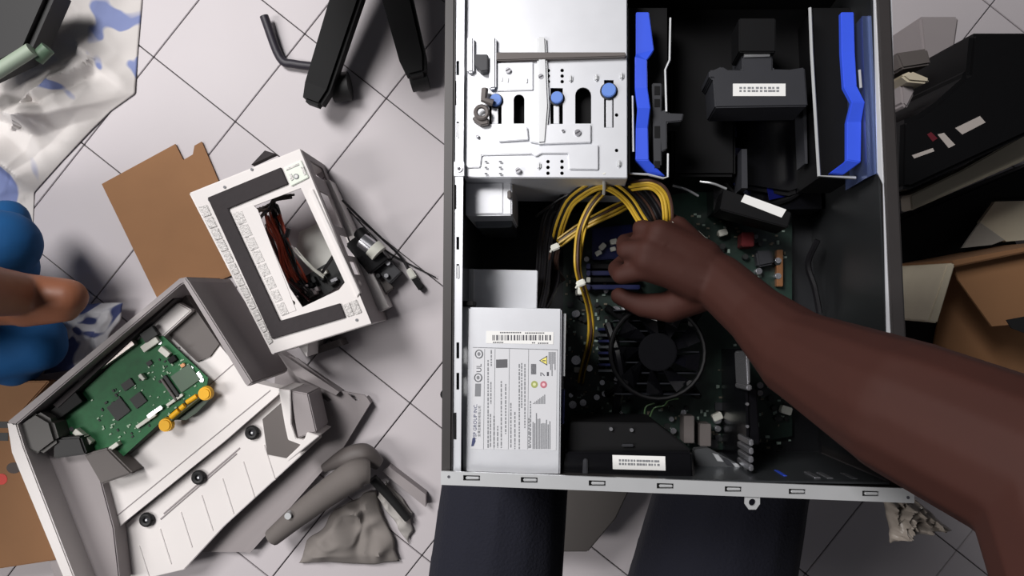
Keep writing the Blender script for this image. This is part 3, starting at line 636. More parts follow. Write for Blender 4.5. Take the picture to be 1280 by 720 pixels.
# neck, head, trunk core under the clothes, shins and feet below the trousers (all outside the frame)
nk = Vector((0.10, -0.44, 1.13)); hd = Vector((0.08, -0.40, 1.30))
caps += [(sh, 0.06, Vector((0.10, -0.45, 1.08)), 0.085), (Vector((0.10, -0.45, 1.08)), 0.09, Vector((0.10, -0.50, 0.60)), 0.11), (nk-Vector((0, 0, 0.06)), 0.058, nk+Vector((-0.01, 0.02, 0.07)), 0.055),
         (hd+Vector((0, 0.02, -0.05)), 0.062, hd+Vector((0, -0.01, 0.05)), 0.082), (hd+Vector((0, 0.075, -0.02)), 0.012, hd+Vector((0, 0.095, -0.045)), 0.013),
         (hd+Vector((0.085, -0.01, -0.01)), 0.014, hd+Vector((0.088, -0.01, 0.02)), 0.016), (hd+Vector((-0.085, -0.01, -0.01)), 0.014, hd+Vector((-0.088, -0.01, 0.02)), 0.016)]
hipL, hipR = Vector((-0.035, -0.50, 0.485)), Vector((0.20, -0.50, 0.50)); knL, knR = Vector((0.020, 0.04, 0.50)), Vector((0.31, 0.03, 0.525))
anL, anR = Vector((0.03, -0.03, 0.09)), Vector((0.30, -0.03, 0.09))
for h_, k_, a_ in ((hipL, knL, anL), (hipR, knR, anR)):
    caps += [(Vector((0.10, -0.5, 0.6)), 0.1, h_, 0.07), (h_, 0.07, k_, 0.05), (k_, 0.05, a_, 0.034), (a_-Vector((0, 0.03, 0.045)), 0.034, a_+Vector((0.0, 0.10, -0.062)), 0.026), (a_+Vector((0, 0.10, -0.062)), 0.026, a_+Vector((0, 0.15, -0.066)), 0.02)]
me = capsules_mesh('person', caps, 0.0026, skin_d, 5)
per = link('person', me)
tag(per, 'person in navy trousers whose bare brown arm reaches into the computer gripping cables', 'person')
jeans = []
for h_, k_, a_, r0, r1 in ((hipL, knL, anL, 0.088, 0.064), (hipR, knR, anR, 0.105, 0.066)):
    jeans += [(Vector((0.10, -0.5, 0.55)), 0.13, h_, r0), (h_, r0, k_, r1), (k_, r1, a_+Vector((0, 0, 0.05)), 0.05)]
link('trousers', capsules_mesh('trousers', jeans, 0.008, denim, 4), per)
shc = [(Vector((0.10, -0.47, 1.03)), 0.125, Vector((0.10, -0.51, 0.60)), 0.14), (Vector((0.27, -0.42, 1.06)), 0.075, Vector((-0.07, -0.42, 1.06)), 0.075), (sh, 0.07, Vector((0.31, -0.30, 1.04)), 0.066)]
shc += [(Vector((-0.08, -0.40, 1.06)), 0.07, Vector((-0.14, -0.44, 0.84)), 0.06)]
link('shirt', capsules_mesh('shirt', shc, 0.009, shirt_m, 4), per)
link('hair', capsules_mesh('hair', [(hd+Vector((0, -0.03, 0.03)), 0.088, hd+Vector((0, -0.005, 0.075)), 0.080)], 0.006, hair_m, 3), per)

# ================================================================== CARDBOARD SHEET
cs = tag(wpr('cardboard_sheet', [(127, 230), (219, 180), (229, 200), (241, 193), (243, 182), (252, 177), (273, 226), (300, 340), (200, 380)], 0.002, 0.006, card), 'flat brown cardboard sheet with notched top edge lying on the tiles', 'cardboard')

# ================================================================== WHITE CHASSIS BOX WITH WINDOW
ZB = 0.15
bx = thing('device_chassis', 'white metal chassis box with charcoal foam border and open window', 'chassis')
OUT = [(238, 242), (375, 187), (464, 404), (341, 442)]
WIN = [(318, 257), (376, 235), (431, 353), (424, 362), (378, 384), (362, 360)]
plate('top_plate', wp(OUT, ZB), [wp(WIN, ZB), wp(oval(316, 270, 5, 4), ZB), wp(oval(364, 379, 5, 4), ZB)], ZB-0.003, ZB, white_pl, bx)
def wall(name, a, b, z1, z0, m, parent, th=0.003):
    A_, B_ = W(*a, z1), W(*b, z1); d = (B_-A_); d.z = 0; d.normalize(); n = Vector((-d.y, d.x, 0))*th/2
    return MB().prism([(A_-n)[:2], (B_-n)[:2], (B_+n)[:2], (A_+n)[:2]], z0, z1).build(name, m, parent)
wall('side_skirt', OUT[0], OUT[1], ZB-0.0031, ZB-0.03, white_pl, bx); wall('side_skirt', OUT[0], OUT[3], ZB-0.0031, ZB-0.03, white_pl, bx)
for q_ in ([(240, 243), (252, 238), (254, 244), (243, 249)], [(362, 194), (374, 189), (377, 196), (365, 201)], [(338, 432), (343, 430), (348, 438), (343, 440)]): wpr('corner_post', q_, 0.0, ZB-0.0031, white_pl, bx)
wall('side_wall', OUT[3], OUT[2], ZB-0.0031, 0, white_pl, bx)
# right side wall, a sheet with cut-outs, stood upright
a_, b_ = W(*OUT[1], ZB), W(*OUT[2], ZB); ln = (Vector(b_[:2])-Vector(a_[:2])).length
hl = [rect(0.012, 0.03, 0.042, 0.115), rect(0.072, 0.07, 0.135, 0.135), rect(0.15, 0.05, 0.19, 0.12), rect(0.20, 0.085, 0.225, 0.13), oval(0.24, 0.115, 0.006, 0.008)]
sw = plate('slotted_side', rect(0, 0, ln, ZB-0.003), hl, -0.0015, 0.0015, grey_pl, bx)
dx = (Vector(b_[:2])-Vector(a_[:2])).normalized()
sw.matrix_world = Matrix(((dx.x, 0, dx.y, a_.x), (dx.y, 0, -dx.x, a_.y), (0, 1, 0, 0), (0, 0, 0, 1)))
wpr('side_rail', [(404, 226), (411, 224), (486, 384), (470, 392)], 0.0, 0.05, white_pl, bx, 0.001)
wpr('side_rail', [(386, 238), (391, 236), (450, 366), (446, 372)], ZB-0.012, ZB+0.003, white_pl, bx, 0.001)
wpr('foam_border', [(259, 247), (351, 209), (360, 230), (285, 261), (350, 401), (425, 379), (432, 397), (340, 424)], ZB-0.001, ZB+0.004, foam, bx, 0.001)
def strip_cells(a0, a1, b0, b1, n):
    for k in range(n):
        u, v = (k+0.03)/n, (k+0.97)/n
        q = [Vector(a0).lerp(Vector(a1), u), Vector(b0).lerp(Vector(b1), u), Vector(b0).lerp(Vector(b1), v), Vector(a0).lerp(Vector(a1), v)]
        wpr('embossed_cell', [tuple(p) for p in q], ZB-0.001, ZB+0.0018, emboss, bx, 0.0012)
strip_cells((247, 258), (336, 432), (258, 255), (342, 428), 12)
strip_cells((290, 266), (352, 396), (302, 262), (362, 392), 8)
strip_cells((428, 381), (446, 374), (434, 397), (453, 391), 2)
cp = wpr('corner_pad', [(354, 210), (376, 200), (386, 222), (364, 233)], ZB-0.001, ZB+0.003, mat('pale_green_metal', (186, 192, 182), 0.4, 0.2), bx, 0.001)
for x, y, r in ((371, 221, 0.0045), (371, 221, 0.003)):
    MB().cyl(W(x, y, ZB)[:2], r, ZB+0.002, ZB+(0.0042 if r > 0.004 else 0.0045), 14).build('pad_screw', ink if r > 0.004 else sticker, cp, True)
for p_ in ([(357, 211), (373, 204), (374, 206), (358, 213)], [(361, 218), (364, 217), (367, 224), (364, 226)], [(376, 209), (379, 208), (383, 218), (380, 219)]):
    wpr('pad_ridge', p_, ZB+0.002, ZB+0.0042, emboss, cp)
wpr('inner_ledge', [(297, 262), (316, 256), (322, 262), (370, 388), (352, 394)], ZB-0.001, ZB+0.001, white_pl, bx)
for x, y in ((281, 234), (315, 212), (446, 400), (262, 250)): MB().cyl(W(x, y, ZB)[:2], 0.0024, ZB-0.001, ZB+0.0015, 10).build('rivet', ink, bx, True)
wpr('bent_tab', [(314, 206), (331, 188), (344, 192)], ZB-0.02, ZB-0.004, foam, bx)
wpr('lower_foot', [(384, 436), (424, 424), (428, 432), (386, 446)], 0.0, 0.05, grey_dk, bx)
wpr('lower_clip', [(372, 432), (385, 428), (384, 446)], 0.02, ZB-0.03, white_pl, bx)
# things inside the window
wh = thing('wire_harness', 'red and black loose wires inside the white chassis window', 'wires')
def wwires(path, n, mats, spread, r, parent, name='wire'):
    for k in range(n):
        o = Vector((random.uniform(-1, 1), random.uniform(-1, 1), random.uniform(-.4, .4)))*spread
        MB().tube(bez([W(x, y, z)+o*random.uniform(0.6, 1.3) for x, y, z in path], 24), r, 6).build(name, mats[k % len(mats)], parent, True)
wwires([(338, 268, 0.05), (344, 284, 0.07), (352, 300, 0.075), (358, 318, 0.07), (366, 340, 0.06), (376, 356, 0.04)], 12, [wire_r, wire_r, wire_k, wire_r], 0.013, 0.0022, wh)
wwires([(338, 290, 0.04), (346, 310, 0.05), (352, 330, 0.05), (362, 350, 0.05), (380, 368, 0.05)], 10, [mat('maroon_wire', (74, 26, 26), 0.5), wire_k], 0.014, 0.0024, wh)
wwires([(366, 308, 0.08), (378, 322, 0.08), (390, 334, 0.07), (402, 342, 0.06)], 3, [conn_w, grey_pl], 0.006, 0.002, wh)
wwires([(326, 262, 0.05), (340, 262, 0.08), (344, 250, 0.09), (366, 246, 0.09)], 4, [wire_k], 0.007, 0.0022, wh)
wwires([(330, 270, 0.05), (336, 262, 0.07), (345, 258, 0.08), (350, 272, 0.05)], 4, [wire_k], 0.007, 0.003, wh)
ib = thing('inner_board', 'cluttered dark circuit assembly at lower end inside the chassis window', 'circuit board')
wpr('board_plate', [(360, 358), (420, 322), (432, 352), (380, 386)], 0.02, 0.03, chip, ib)
for k in range(34):
    u, v = random.random(), random.random(); x = 364+u*56-v*2; y = 360-u*28+v*22
    s = random.uniform(0.006, 0.014)
    MB().box(W(x, y, 0.035), (s, s*random.uniform(0.4, 1.1), random.uniform(0.008, 0.03)), random.choice((0.4, -1.1))).build(random.choice(('plug', 'chip', 'capacitor')), random.choice((chip, black, chip, conn_w, metal_dot, grey_pl, char)), ib, bevel=0.0008)
MB().tube([W(402, 342, 0.06), W(410, 330, 0.07), W(418, 318, 0.07)], 0.003).build('lead', wire_k, ib, True)
MB().tube([W(358, 296, 0.08), W(361, 285, 0.085)], 0.004).build('lead', wire_k, ib, True)
pp = tag(wpr('paper_sheet', [(374, 290), (404, 276), (428, 330), (398, 350), (370, 316)], 0.008, 0.010, mat('pale_paper', (214, 214, 208), 0.7)), 'pale paper sheet on the floor inside the chassis window', 'paper')

# cables and connectors to the right of the chassis
ec = thing('connector_cable', 'thin black cable with plugs trailing from the white chassis box', 'cable')
MB().tube(bez([W(428, 250, 0.08), W(450, 272, 0.06), W(475, 296, 0.03), W(500, 320, 0.012), W(512, 340, 0.01)], 20), 0.0022).build('lead', wire_k, ec, True)
MB().tube(bez([W(434, 260, 0.06), W(470, 300, 0.02), W(490, 318, 0.01), W(545, 347, 0.006)], 20), 0.0013).build('lead', wire_k, ec, True)
wpr('plug', [(513, 348), (520, 346), (530, 358), (524, 364)], 0.004, 0.02, black, ec, 0.002)
wpr('plug_collar', [(507, 338), (513, 334), (521, 346), (513, 350)], 0.004, 0.022, conn_w, ec, 0.002)
em = thing('motor_assembly', 'small black and chrome motor assembly lying against the white chassis', 'motor')
MB().box(W(462, 316, 0.03), (0.07, 0.045, 0.05), -0.9).build('motor_body', blackg, em, bevel=0.003)
MB().tube([W(452, 300, 0.06), W(468, 312, 0.06)], 0.014, 14).build('chrome_barrel', metal_dot, em, True)
MB().tube([W(466, 309, 0.06), W(474, 317, 0.06)], 0.017, 14).build('white_collar', conn_w, em, True)
MB().tube([W(449, 290, 0.05), W(456, 298, 0.055)], 0.012, 12).build('motor_end', black, em, True)
MB().box(W(484, 336, 0.02), (0.05, 0.03, 0.03), -0.8).build('gear_case', char, em, bevel=0.002)
MB().box(W(476, 352, 0.015), (0.05, 0.025, 0.02), -0.9).build('foot_plate', grey_dk, em, bevel=0.002)
for x, y in ((470, 330), (480, 325), (490, 330), (478, 345), (488, 345)):
    MB().cyl(W(x, y, 0)[:2], 0.004, 0.02, 0.045, 10).build('terminal', random.choice((metal_dot, wire_k)), em, True)

# ================================================================== GREY PRINTER HOUSING WITH CIRCUIT BOARD
hs = thing('printer_housing', 'open grey and white plastic housing tray holding the green circuit board', 'housing')
ZH = 0.145
wpr('rear_wall', [(8, 528), (224, 348), (234, 346), (236, 352), (226, 356), (18, 533)], 0.0, ZH, grey_pl, hs, 0.002)
wpr('right_wall', [(231, 346), (236, 352), (316, 478), (310, 484), (306, 480), (228, 352)], 0.04, 0.22, grey_pl, hs, 0.002)
wpr('left_wall', [(8, 528), (20, 528), (30, 560), (100, 740), (88, 745), (14, 566)], 0.0, ZH, white_pl, hs, 0.002)
ZP = 0.075
wpr('floor_panel', [(30, 580), (222, 396), (240, 390), (312, 477), (350, 486), (348, 493), (280, 552), (155, 653), (118, 690), (60, 690)], 0.04, ZP, white_pl, hs)
for k, (a, b) in enumerate((((292, 455), (130, 596)), ((338, 488), (140, 650)))):
    A_, B_ = W(*a, ZP), W(*b, ZP)
    MB().tube([A_, B_], 0.0011, 6).build('panel_ridge', grey_pl, hs)
wpr('left_inner_panel', [(14, 556), (110, 540), (142, 660), (150, 730), (70, 730)], 0.0, ZP+0.02, grey_pl, hs, 0.002)
wpr('inner_block', [(104, 568), (134, 560), (166, 592), (126, 606)], ZP, ZP+0.04, grey_dk, hs, 0.003)
wpr('corner_block', [(22, 528), (44, 514), (64, 526), (72, 552), (48, 570), (30, 562)], 0.05, ZP+0.06, mat('grey_corner_plastic', (82, 80, 78), 0.6), hs, 0.006)
wpr('corner_block', [(66, 548), (100, 546), (108, 568), (66, 574)], 0.05, ZP+0.05, rubber, hs, 0.003)
wpr('dark_recess_plate', [(190, 398), (230, 366), (274, 430), (262, 446), (246, 452)], 0.03, ZP+0.004, grey_dk, hs)
wpr('light_inner_strip', [(168, 424), (222, 378), (240, 388), (196, 428)], 0.03, ZP+0.02, white_pl, hs, 0.002)
wpr('dark_gap_strip', [(66, 506), (214, 371), (218, 374), (72, 510)], 0.03, ZP+0.04, foam, hs)
# stepped lower shelf with grommets
ZS = 0.055
wpr('lower_shelf', [(349, 495), (362, 492), (400, 548), (280, 658), (230, 712), (90, 745), (157, 655), (281, 554)], 0.038, ZS, white_pl, hs, 0.001)
for k in range(7):
    x0, y0 = 330-k*26, 556+k*21
    MB().tube([W(x0, y0, ZS), W(x0+14, y0+44, ZS)], 0.0016, 6).build('shelf_rib', white_pl, hs)
for k in range(2):
    MB().tube([W(300-k*4, 560+k*7, ZS), W(205-k*4, 642+k*7, ZS)], 0.0016, 6).build('shelf_rib', grey_pl, hs)
for x, y in ((315, 541), (248, 597), (183, 650)):
    c = W(x, y, ZS+0.006); n_ = 18
    g = MB().tube([(c.x+0.0085*math.cos(2*math.pi*k/n_), c.y+0.0085*math.sin(2*math.pi*k/n_), ZS+0.005) for k in range(n_+1)], 0.0048, 8).build('grommet', rubber, hs, True)
    MB().cyl(c[:2], 0.0062, ZS, ZS+0.005, 14).build('grommet_core', inkdk, g, True)
    MB().cyl(c[:2], 0.0018, ZS, ZS+0.007, 8).build('grommet_pin', silver, g, True)
wpr('dark_recess', [(328, 524), (360, 496), (364, 545), (380, 550), (360, 573), (334, 568)], ZS-0.005, ZS+0.003, grey_dk, hs)
wpr('clip_plate', [(362, 488), (385, 492), (396, 540), (372, 548)], 0.04, 0.12, grey_pl, hs, 0.002)
wpr('clip_rim', [(348, 486), (363, 488), (364, 530), (370, 548), (380, 550), (384, 540), (399, 545), (360, 577), (357, 574), (376, 556), (360, 550), (356, 532)], 0.04, 0.125, white_pl, hs, 0.001)

# circuit board in the tray
gb = thing('circuit_board', 'bright green circuit board with yellow knobs in the grey housing', 'circuit board')
ZG = ZP+0.022
def kb(cx, cy): return (60+cx/4, 400+cy/4)
BP = [kb(60, 530), kb(180, 350), kb(470, 85), kb(575, 80), kb(800, 290), kb(790, 345), kb(640, 440), kb(340, 715), kb(200, 660)]
wpr('board', BP, ZG-0.003, ZG, pcb_gr, gb)
for x, y in ((120, 545), (560, 110), (770, 300), (300, 690)):
    MB().cyl(W(*kb(x, y), ZG)[:2], 0.004, ZP-0.002, ZG+0.002, 10).build('standoff', metal_dot, gb, True)
bd = math.atan2(280, 400)   # the board's long direction
def comp(name, cx, cy, lx_, ly_, hz, m, dr=0.0, bev=0.0006):
    p = W(*kb(cx, cy), ZG); return MB().box((p.x, p.y, ZG+hz/2), (lx_, ly_, hz), bd+dr).build(name, m, gb, bevel=bev)
comp('chip', 357, 445, 0.030, 0.030, 0.003, chip, 0.05); comp('chip', 455, 400, 0.023, 0.021, 0.003, chip, 0.05); comp('chip', 402, 322, 0.021, 0.014, 0.003, chip)
comp('memory_module_slot', 625, 330, 0.006, 0.045, 0.006, chip); comp('memory_module_slot', 612, 345, 0.004, 0.045, 0.008, grey_dk)
comp('shield_plate', 690, 290, 0.040, 0.034, 0.003, mat('dark_green_grey', (58, 84, 62), 0.5))
comp('white_relay', 480, 283, 0.006, 0.012, 0.009, conn_w, 0.1); comp('header', 520, 120, 0.032, 0.012, 0.009, conn_w); comp('header', 592, 158, 0.020, 0.010, 0.009, conn_w, -1.3)
comp('header', 190, 580, 0.036, 0.010, 0.012, conn_w, -1.3); comp('header', 322, 642, 0.038, 0.007, 0.012, conn_w)
comp('header', 500, 500, 0.040, 0.006, 0.008, conn_w); comp('header', 545, 455, 0.030, 0.006, 0.009, metal_dot); comp('header', 640, 398, 0.034, 0.005, 0.006, conn_w)
comp('metal_shield', 310, 205, 0.115, 0.010, 0.014, mat('scuffed_metal', (168, 160, 156), 0.4, 0.5), 0.02); comp('port_block', 110, 430, 0.062, 0.020, 0.016, black, 0.02)
comp('metal_tab', 150, 350, 0.026, 0.005, 0.016, metal_dot, 0.1); comp('metal_tab', 20, 470, 0.012, 0.010, 0.012, metal_dot); comp('black_coil', 520, 70, 0.026, 0.018, 0.012, chip)
comp('coil', 630, 195, 0.014, 0.010, 0.008, black); comp('chip', 510, 215, 0.010, 0.008, 0.003, chip); comp('coil', 680, 225, 0.008, 0.006, 0.006, gold)
MB().cyl(W(*kb(718, 240), ZG)[:2], 0.0035, ZG, ZG+0.002, 14).build('mounting_ring', metal_dot, gb, True)
comp('metal_pad', 752, 280, 0.012, 0.012, 0.002, metal_dot)
rr_me = MB().box((0, 0, 0.0008), (0.004, 0.0022, 0.0016)).mesh('resistor', mat('pale_green_solder', (128, 160, 128), 0.4))
rk_me = MB().box((0, 0, 0.0010), (0.005, 0.003, 0.002)).mesh('resistor', chip)
for k in range(110):
    u, v = random.random(), random.random()
    x = 190+u*470-v*40+v*180; y = 420-u*300+v*240
    if x > 760 or (430-x)**2+(415-y)**2 < 5500: continue
    o = link('resistor', random.choice((rr_me, rr_me, rk_me)), gb); p = W(*kb(x, y), ZG); o.location = p; o.rotation_euler.z = bd+random.choice((0, math.pi/2)); s = random.uniform(0.6, 1.2); o.scale = (s, s, s)
# yellow knobs along the board edge
kd = thing('yellow_latch', 'yellow plastic latch bar with two round knobs on the green board', 'latch')
ZK = ZG+0.010
for x, y in ((785, 368), (588, 525)):
    c = W(*kb(x, y), ZK); MB().cyl(c[:2], 0.0128, ZG, ZK+0.004, 24, 0.011).build('knob', yellow, kd, True, 0.0022)
for (xa, ya), (xb, yb_), r in (((745, 380), (695, 412), 0.0045), ((684, 426), (664, 444), 0.0050), ((655, 452), (615, 486), 0.0050)):
    MB().tube([W(*kb(xa, ya), ZK), W(*kb(xb, yb_), ZK)], r, 10).build('rod_link', yellow, kd, True)
MB().tube([W(*kb(785, 368), ZK-0.003), W(*kb(588, 525), ZK-0.003)], 0.0036, 8).build('rod', mat('olive_rod', (60, 62, 24), 0.5), kd, True)
wpr('latch_board', [kb(630, 470), kb(770, 385), kb(810, 395), kb(740, 465), kb(690, 500), kb(630, 500)], ZG-0.010, ZG-0.002, mat('dark_green_board', (36, 60, 38), 0.5), kd)

# ================================================================== GREY BRACKET PLATE ON THE FLOOR
bp = thing('bracket_plate', 'grey folded metal plate with slots lying beside the housing', 'metal plate')
hp_ = [wp([(397, 492), (402, 491), (415, 500), (410, 502)], 0.02), wp([(435, 492), (440, 492), (450, 500), (444, 501)], 0.02)]
plate('plate_sheet', wp([(345, 440), (372, 448), (424, 488), (456, 494), (462, 504), (430, 556), (310, 690), (250, 690), (340, 560)], 0.02), hp_, 0.016, 0.02, grey_pl, bp)
wpr('plate_flange', [(345, 438), (352, 442), (424, 490), (420, 494), (370, 470)], 0.0, 0.035, grey_pl, bp)
wpr('plate_hem', [(458, 496), (463, 504), (430, 558), (312, 692), (306, 690), (425, 554)], 0.0, 0.022, grey_pl, bp)

# ================================================================== TAUPE STRAP BAG / PADDED TUBE
pc = thing('padded_strap', 'taupe grey padded strap folded on the floor near lower edge', 'strap')
def blob(name, path, radii, m, parent, flat=0.6, n=12):
    o = MB().tube(bez(path, 24), 1.0, n)
    P = bez(path, 24); R = []
    for i in range(len(P)):
        t = i/(len(P)-1)*(len(radii)-1); k = min(int(t), len(radii)-2); R.append(radii[k]+(radii[k+1]-radii[k])*(t-k))
    mb = MB().tube(P, R, n); return mb.build(name, m, parent, True)
taupe = mat('taupe_padding', (104, 98, 95), 0.8, 0, 0.15, 14, 0.3)
blob('strap_body', [W(340, 672, 0.05), W(378, 640, 0.06), W(415, 612, 0.07), W(446, 592, 0.075), W(462, 590, 0.07)], [0.016, 0.021, 0.025, 0.027, 0.020], taupe, pc)
blob('strap_fold', [W(405, 585, 0.03), W(432, 572, 0.045), W(455, 568, 0.045), W(474, 580, 0.035)], [0.008, 0.018, 0.020, 0.012], grey_dk, pc)
blob('strap_tail', [W(466, 598, 0.04), W(488, 622, 0.03), W(510, 648, 0.02)], [0.009, 0.008, 0.008], rubber, pc)
MB().cyl(W(354, 651, 0.11)[:2], 0.006, 0.05, 0.085, 14).build('strap_rivet', silver, pc, True)
st2 = tag(wpr('metal_offcut', [(478, 590), (486, 583), (532, 618), (532, 634)], 0.0, 0.025, grey_pl), 'narrow grey metal strip on the tiles just left of the navy thigh', 'metal strip')
pn = thing('metal_cover', 'dark taupe metal cover on the floor between the navy trouser legs', 'cover')
wpr('panel_sheet', [(640, 585), (800, 585), (770, 648), (735, 690), (672, 690)], 0.06, 0.08, mat('panel_taupe', (70, 66, 64), 0.7), pn, 0.002)
wpr('panel_edge', [(655, 600), (668, 600), (676, 690), (664, 690)], 0.0, 0.095, grey_pl, pn, 0.002)
wpr('panel_foot', [(640, 610), (655, 612), (668, 690), (655, 690)], 0.0, 0.05, rubber, pn)

# ================================================================== WHITE SACK, GREEN TUBE, PRINTED CLOTH
def crumple(name, corners, nu, nv, z0, amp, sc, m, seed, ridges=()):
    """creased sheet over a four-cornered outline on the floor"""
    P = [Vector(c) for c in corners]; vs = []; fs = []
    for j in range(nv+1):
        for i in range(nu+1):
            u, v = i/nu, j/nv
            a = P[0].lerp(P[1], u); b = P[3].lerp(P[2], u); p = a.lerp(b, v)
            n1 = noise.noise(Vector((p.x/sc+seed, p.y/sc, 0.3))); n2 = noise.noise(Vector((p.x/sc*2.3, p.y/sc*2.3+seed, 1.7)))
            z = 1-abs(n1)*2.2; z2 = 1-abs(n2)*2
            e = min(1, 5*min(u, 1-u, v, 1-v)+0.25)
            h = amp*e*(0.55*max(0, z)+0.35*max(0, z2)+0.25*(1+n1))
            wob = 7*noise.noise(Vector((u*3+seed, v*3, 5)))
            for (x0, y0, x1, y1, ra, rw) in ridges:
                dx_, dy_ = x1-x0, y1-y0; t = max(0, min(1, ((p.x-x0)*dx_+(p.y-y0)*dy_)/(dx_*dx_+dy_*dy_)))
                d_ = math.hypot(p.x-x0-dx_*t, p.y-y0-dy_*t); h += ra*max(0, 1-d_/rw)
            q = W(p.x+wob, p.y+wob*0.6, z0+h*0.0); vs.append((q.x, q.y, z0+h))
    for j in range(nv):
        for i in range(nu):
            a = j*(nu+1)+i; fs.append((a, a+1, a+nu+2, a+nu+1))
    o = MB().add(vs, fs).build(name, m, None, True)
    so = o.modifiers.new('sheet', 'SOLIDIFY'); so.thickness = 0.002; so.offset = -1
    return o
def edge_at(poly, v):
    t = v*(len(poly)-1); k = min(int(t), len(poly)-2); return Vector(poly[k]).lerp(Vector(poly[k+1]), t-k)
RE = [(168, -10), (162, 60), (159, 112), (128, 134), (104, 158), (66, 198), (30, 238), (27, 300)]
LE = [(-90, -10), (-90, 300)]
FOLDS = [(40, 152, 158, 112, 0.050, 34), (28, 238, 112, 158, 0.042, 26), (50, 118, 100, 84, 0.040, 26), (100, 60, 150, 100, 0.030, 22), (-10, 190, 40, 240, 0.035, 26), (-30, 130, 40, 152, 0.030, 24)]
vs = []; fs = []; NN = 110
for j in range(NN+1):
    for i in range(NN+1):
        u, v = i/NN, j/NN; p = edge_at(LE, v).lerp(edge_at(RE, v), u)
        n1 = noise.noise(Vector((p.x/70+3.1, p.y/70, 0.3))); n2 = noise.noise(Vector((p.x/34, p.y/34+3.1, 1.7)))
        h = 0.018*(1+n1)+0.010*(1-abs(n2)*1.6)
        for k, (x0, y0, x1, y1, ra, rw) in enumerate(FOLDS):
            dx_, dy_ = x1-x0, y1-y0; t = max(0, min(1, ((p.x-x0)*dx_+(p.y-y0)*dy_)/(dx_*dx_+dy_*dy_)))
            sx_, sy_ = p.x-x0-dx_*t, p.y-y0-dy_*t; d_ = math.hypot(sx_, sy_)*(2.2 if sx_*dy_-sy_*dx_ < 0 else 1.0)
            h += ra*max(0, 1-d_/rw)
        h *= 0.8*min(1, 3.0*(1-u)+0.03)*min(1, 3*(1-v)+0.03)
        q = W(p.x, p.y, 0.03); vs.append((q.x, q.y, 0.0008+h))
for j in range(NN):
    for i in range(NN):
        a = j*(NN+1)+i; fs.append((a, a+1, a+NN+2, a+NN+1))
sk = MB().add(vs, fs).build('woven_sack', sack_m, None, True)
so = sk.modifiers.new('sheet', 'SOLIDIFY'); so.thickness = 0.0006; so.offset = 1
tag(sk, 'crumpled white sack with blue print in the upper left corner', 'sack')
gt = thing('green_tube', 'pale green tube end poking out above the white sack', 'tube')
MB().tube([W(-20, 100, 0.13), W(40, 62, 0.13)], 0.012, 14).build('tube_body', mat('pale_green_plastic', (150, 164, 146), 0.5), gt, True)
MB().tube([W(46, 74, 0.11), W(60, 60, 0.11)], 0.012, 14).build('tube_cap', mat('dull_green_plastic', (96, 120, 98), 0.5), gt, True)
bb = tag(wpr('dark_bag', [(-60, -20), (70, -20), (34, 62), (20, 72), (-60, 110)], 0.06, 0.12, rubber, None, 0.01), 'dark object behind the white sack in top left corner', 'bag')
fb = thing('fabric_bundle', 'light grey crumpled fabric heap under the taupe strap', 'fabric')
crumple('fabric_fold', [(372, 700), (420, 636), (468, 612), (500, 700)], 40, 40, 0.004, 0.028, 60, mat('grey_fabric', (128, 122, 118), 0.9, 0, 0.12, 10, 0.3), 4.4).parent = fb
crumple('fabric_edge', [(470, 618), (484, 600), (516, 640), (512, 680)], 30, 30, 0.004, 0.022, 40, mat('pale_fabric', (176, 172, 168), 0.9, 0, 0.12, 10, 0.3), 6.1).parent = fb
pcl = crumple('printed_cloth', [(60, 470), (86, 380), (158, 380), (130, 440)], 40, 40, 0.03, 0.02, 60, print_m, 5.5)
tag(pcl, 'pale cloth with navy print beside the blue clothed person', 'cloth')

# ================================================================== PERSON IN BLUE AT LEFT EDGE
el2 = W(84, 372, 0.24)
body2 = [(W(88, 366, 0.24), 0.018, W(84, 388, 0.235), 0.018), (el2, 0.030, W(30, 368, 0.25), 0.033), (W(30, 368, 0.25), 0.033, W(-60, 360, 0.40), 0.042), (W(80, 384, 0.235), 0.024, W(30, 388, 0.23), 0.027), (W(30, 385, 0.23), 0.027, W(-60, 392, 0.24), 0.022),
         (W(-60, 392, 0.24), 0.024, W(-100, 390, 0.24), 0.026), (Vector((-1.02, -0.02, 0.40)), 0.07, Vector((-1.06, -0.02, 0.62)), 0.05), (Vector((-1.05, -0.02, 0.70)), 0.065, Vector((-1.05, -0.02, 0.79)), 0.085),
         (W(-60, 360, 0.40), 0.042, Vector((-0.98, -0.02, 0.46)), 0.05), (Vector((-1.02, -0.02, 0.40)), 0.07, Vector((-1.02, -0.02, 0.15)), 0.09)]
for k in range(4):
    p = W(-100, 384+k*5, 0.24); body2.append((p, 0.010, p+Vector((-0.05, 0.004*k, -0.012)), 0.009)); body2.append((p+Vector((-0.05, 0.004*k, -0.012)), 0.009, p+Vector((-0.075, 0.004*k, -0.03)), 0.008))
body2.append((W(-75, 405, 0.24), 0.012, W(-105, 415, 0.22), 0.009))
p2 = link('person', capsules_mesh('person', body2, 0.005, skin_l, 8))
tag(p2, 'person in blue clothes sitting at the left edge with a bare bent arm', 'person')
sh2 = [(Vector((-1.0, 0.0, 0.42)), 0.13, Vector((-1.02, -0.02, 0.14)), 0.15), (W(5, 305, 0.20), 0.055, Vector((-0.98, 0.06, 0.25)), 0.09), (W(10, 275, 0.14), 0.035, W(12, 335, 0.16), 0.045), (W(-60, 360, 0.42), 0.05, Vector((-1.0, -0.01, 0.46)), 0.08)]
link('shirt', capsules_mesh('shirt', sh2, 0.008, cloth_bl, 5), p2)
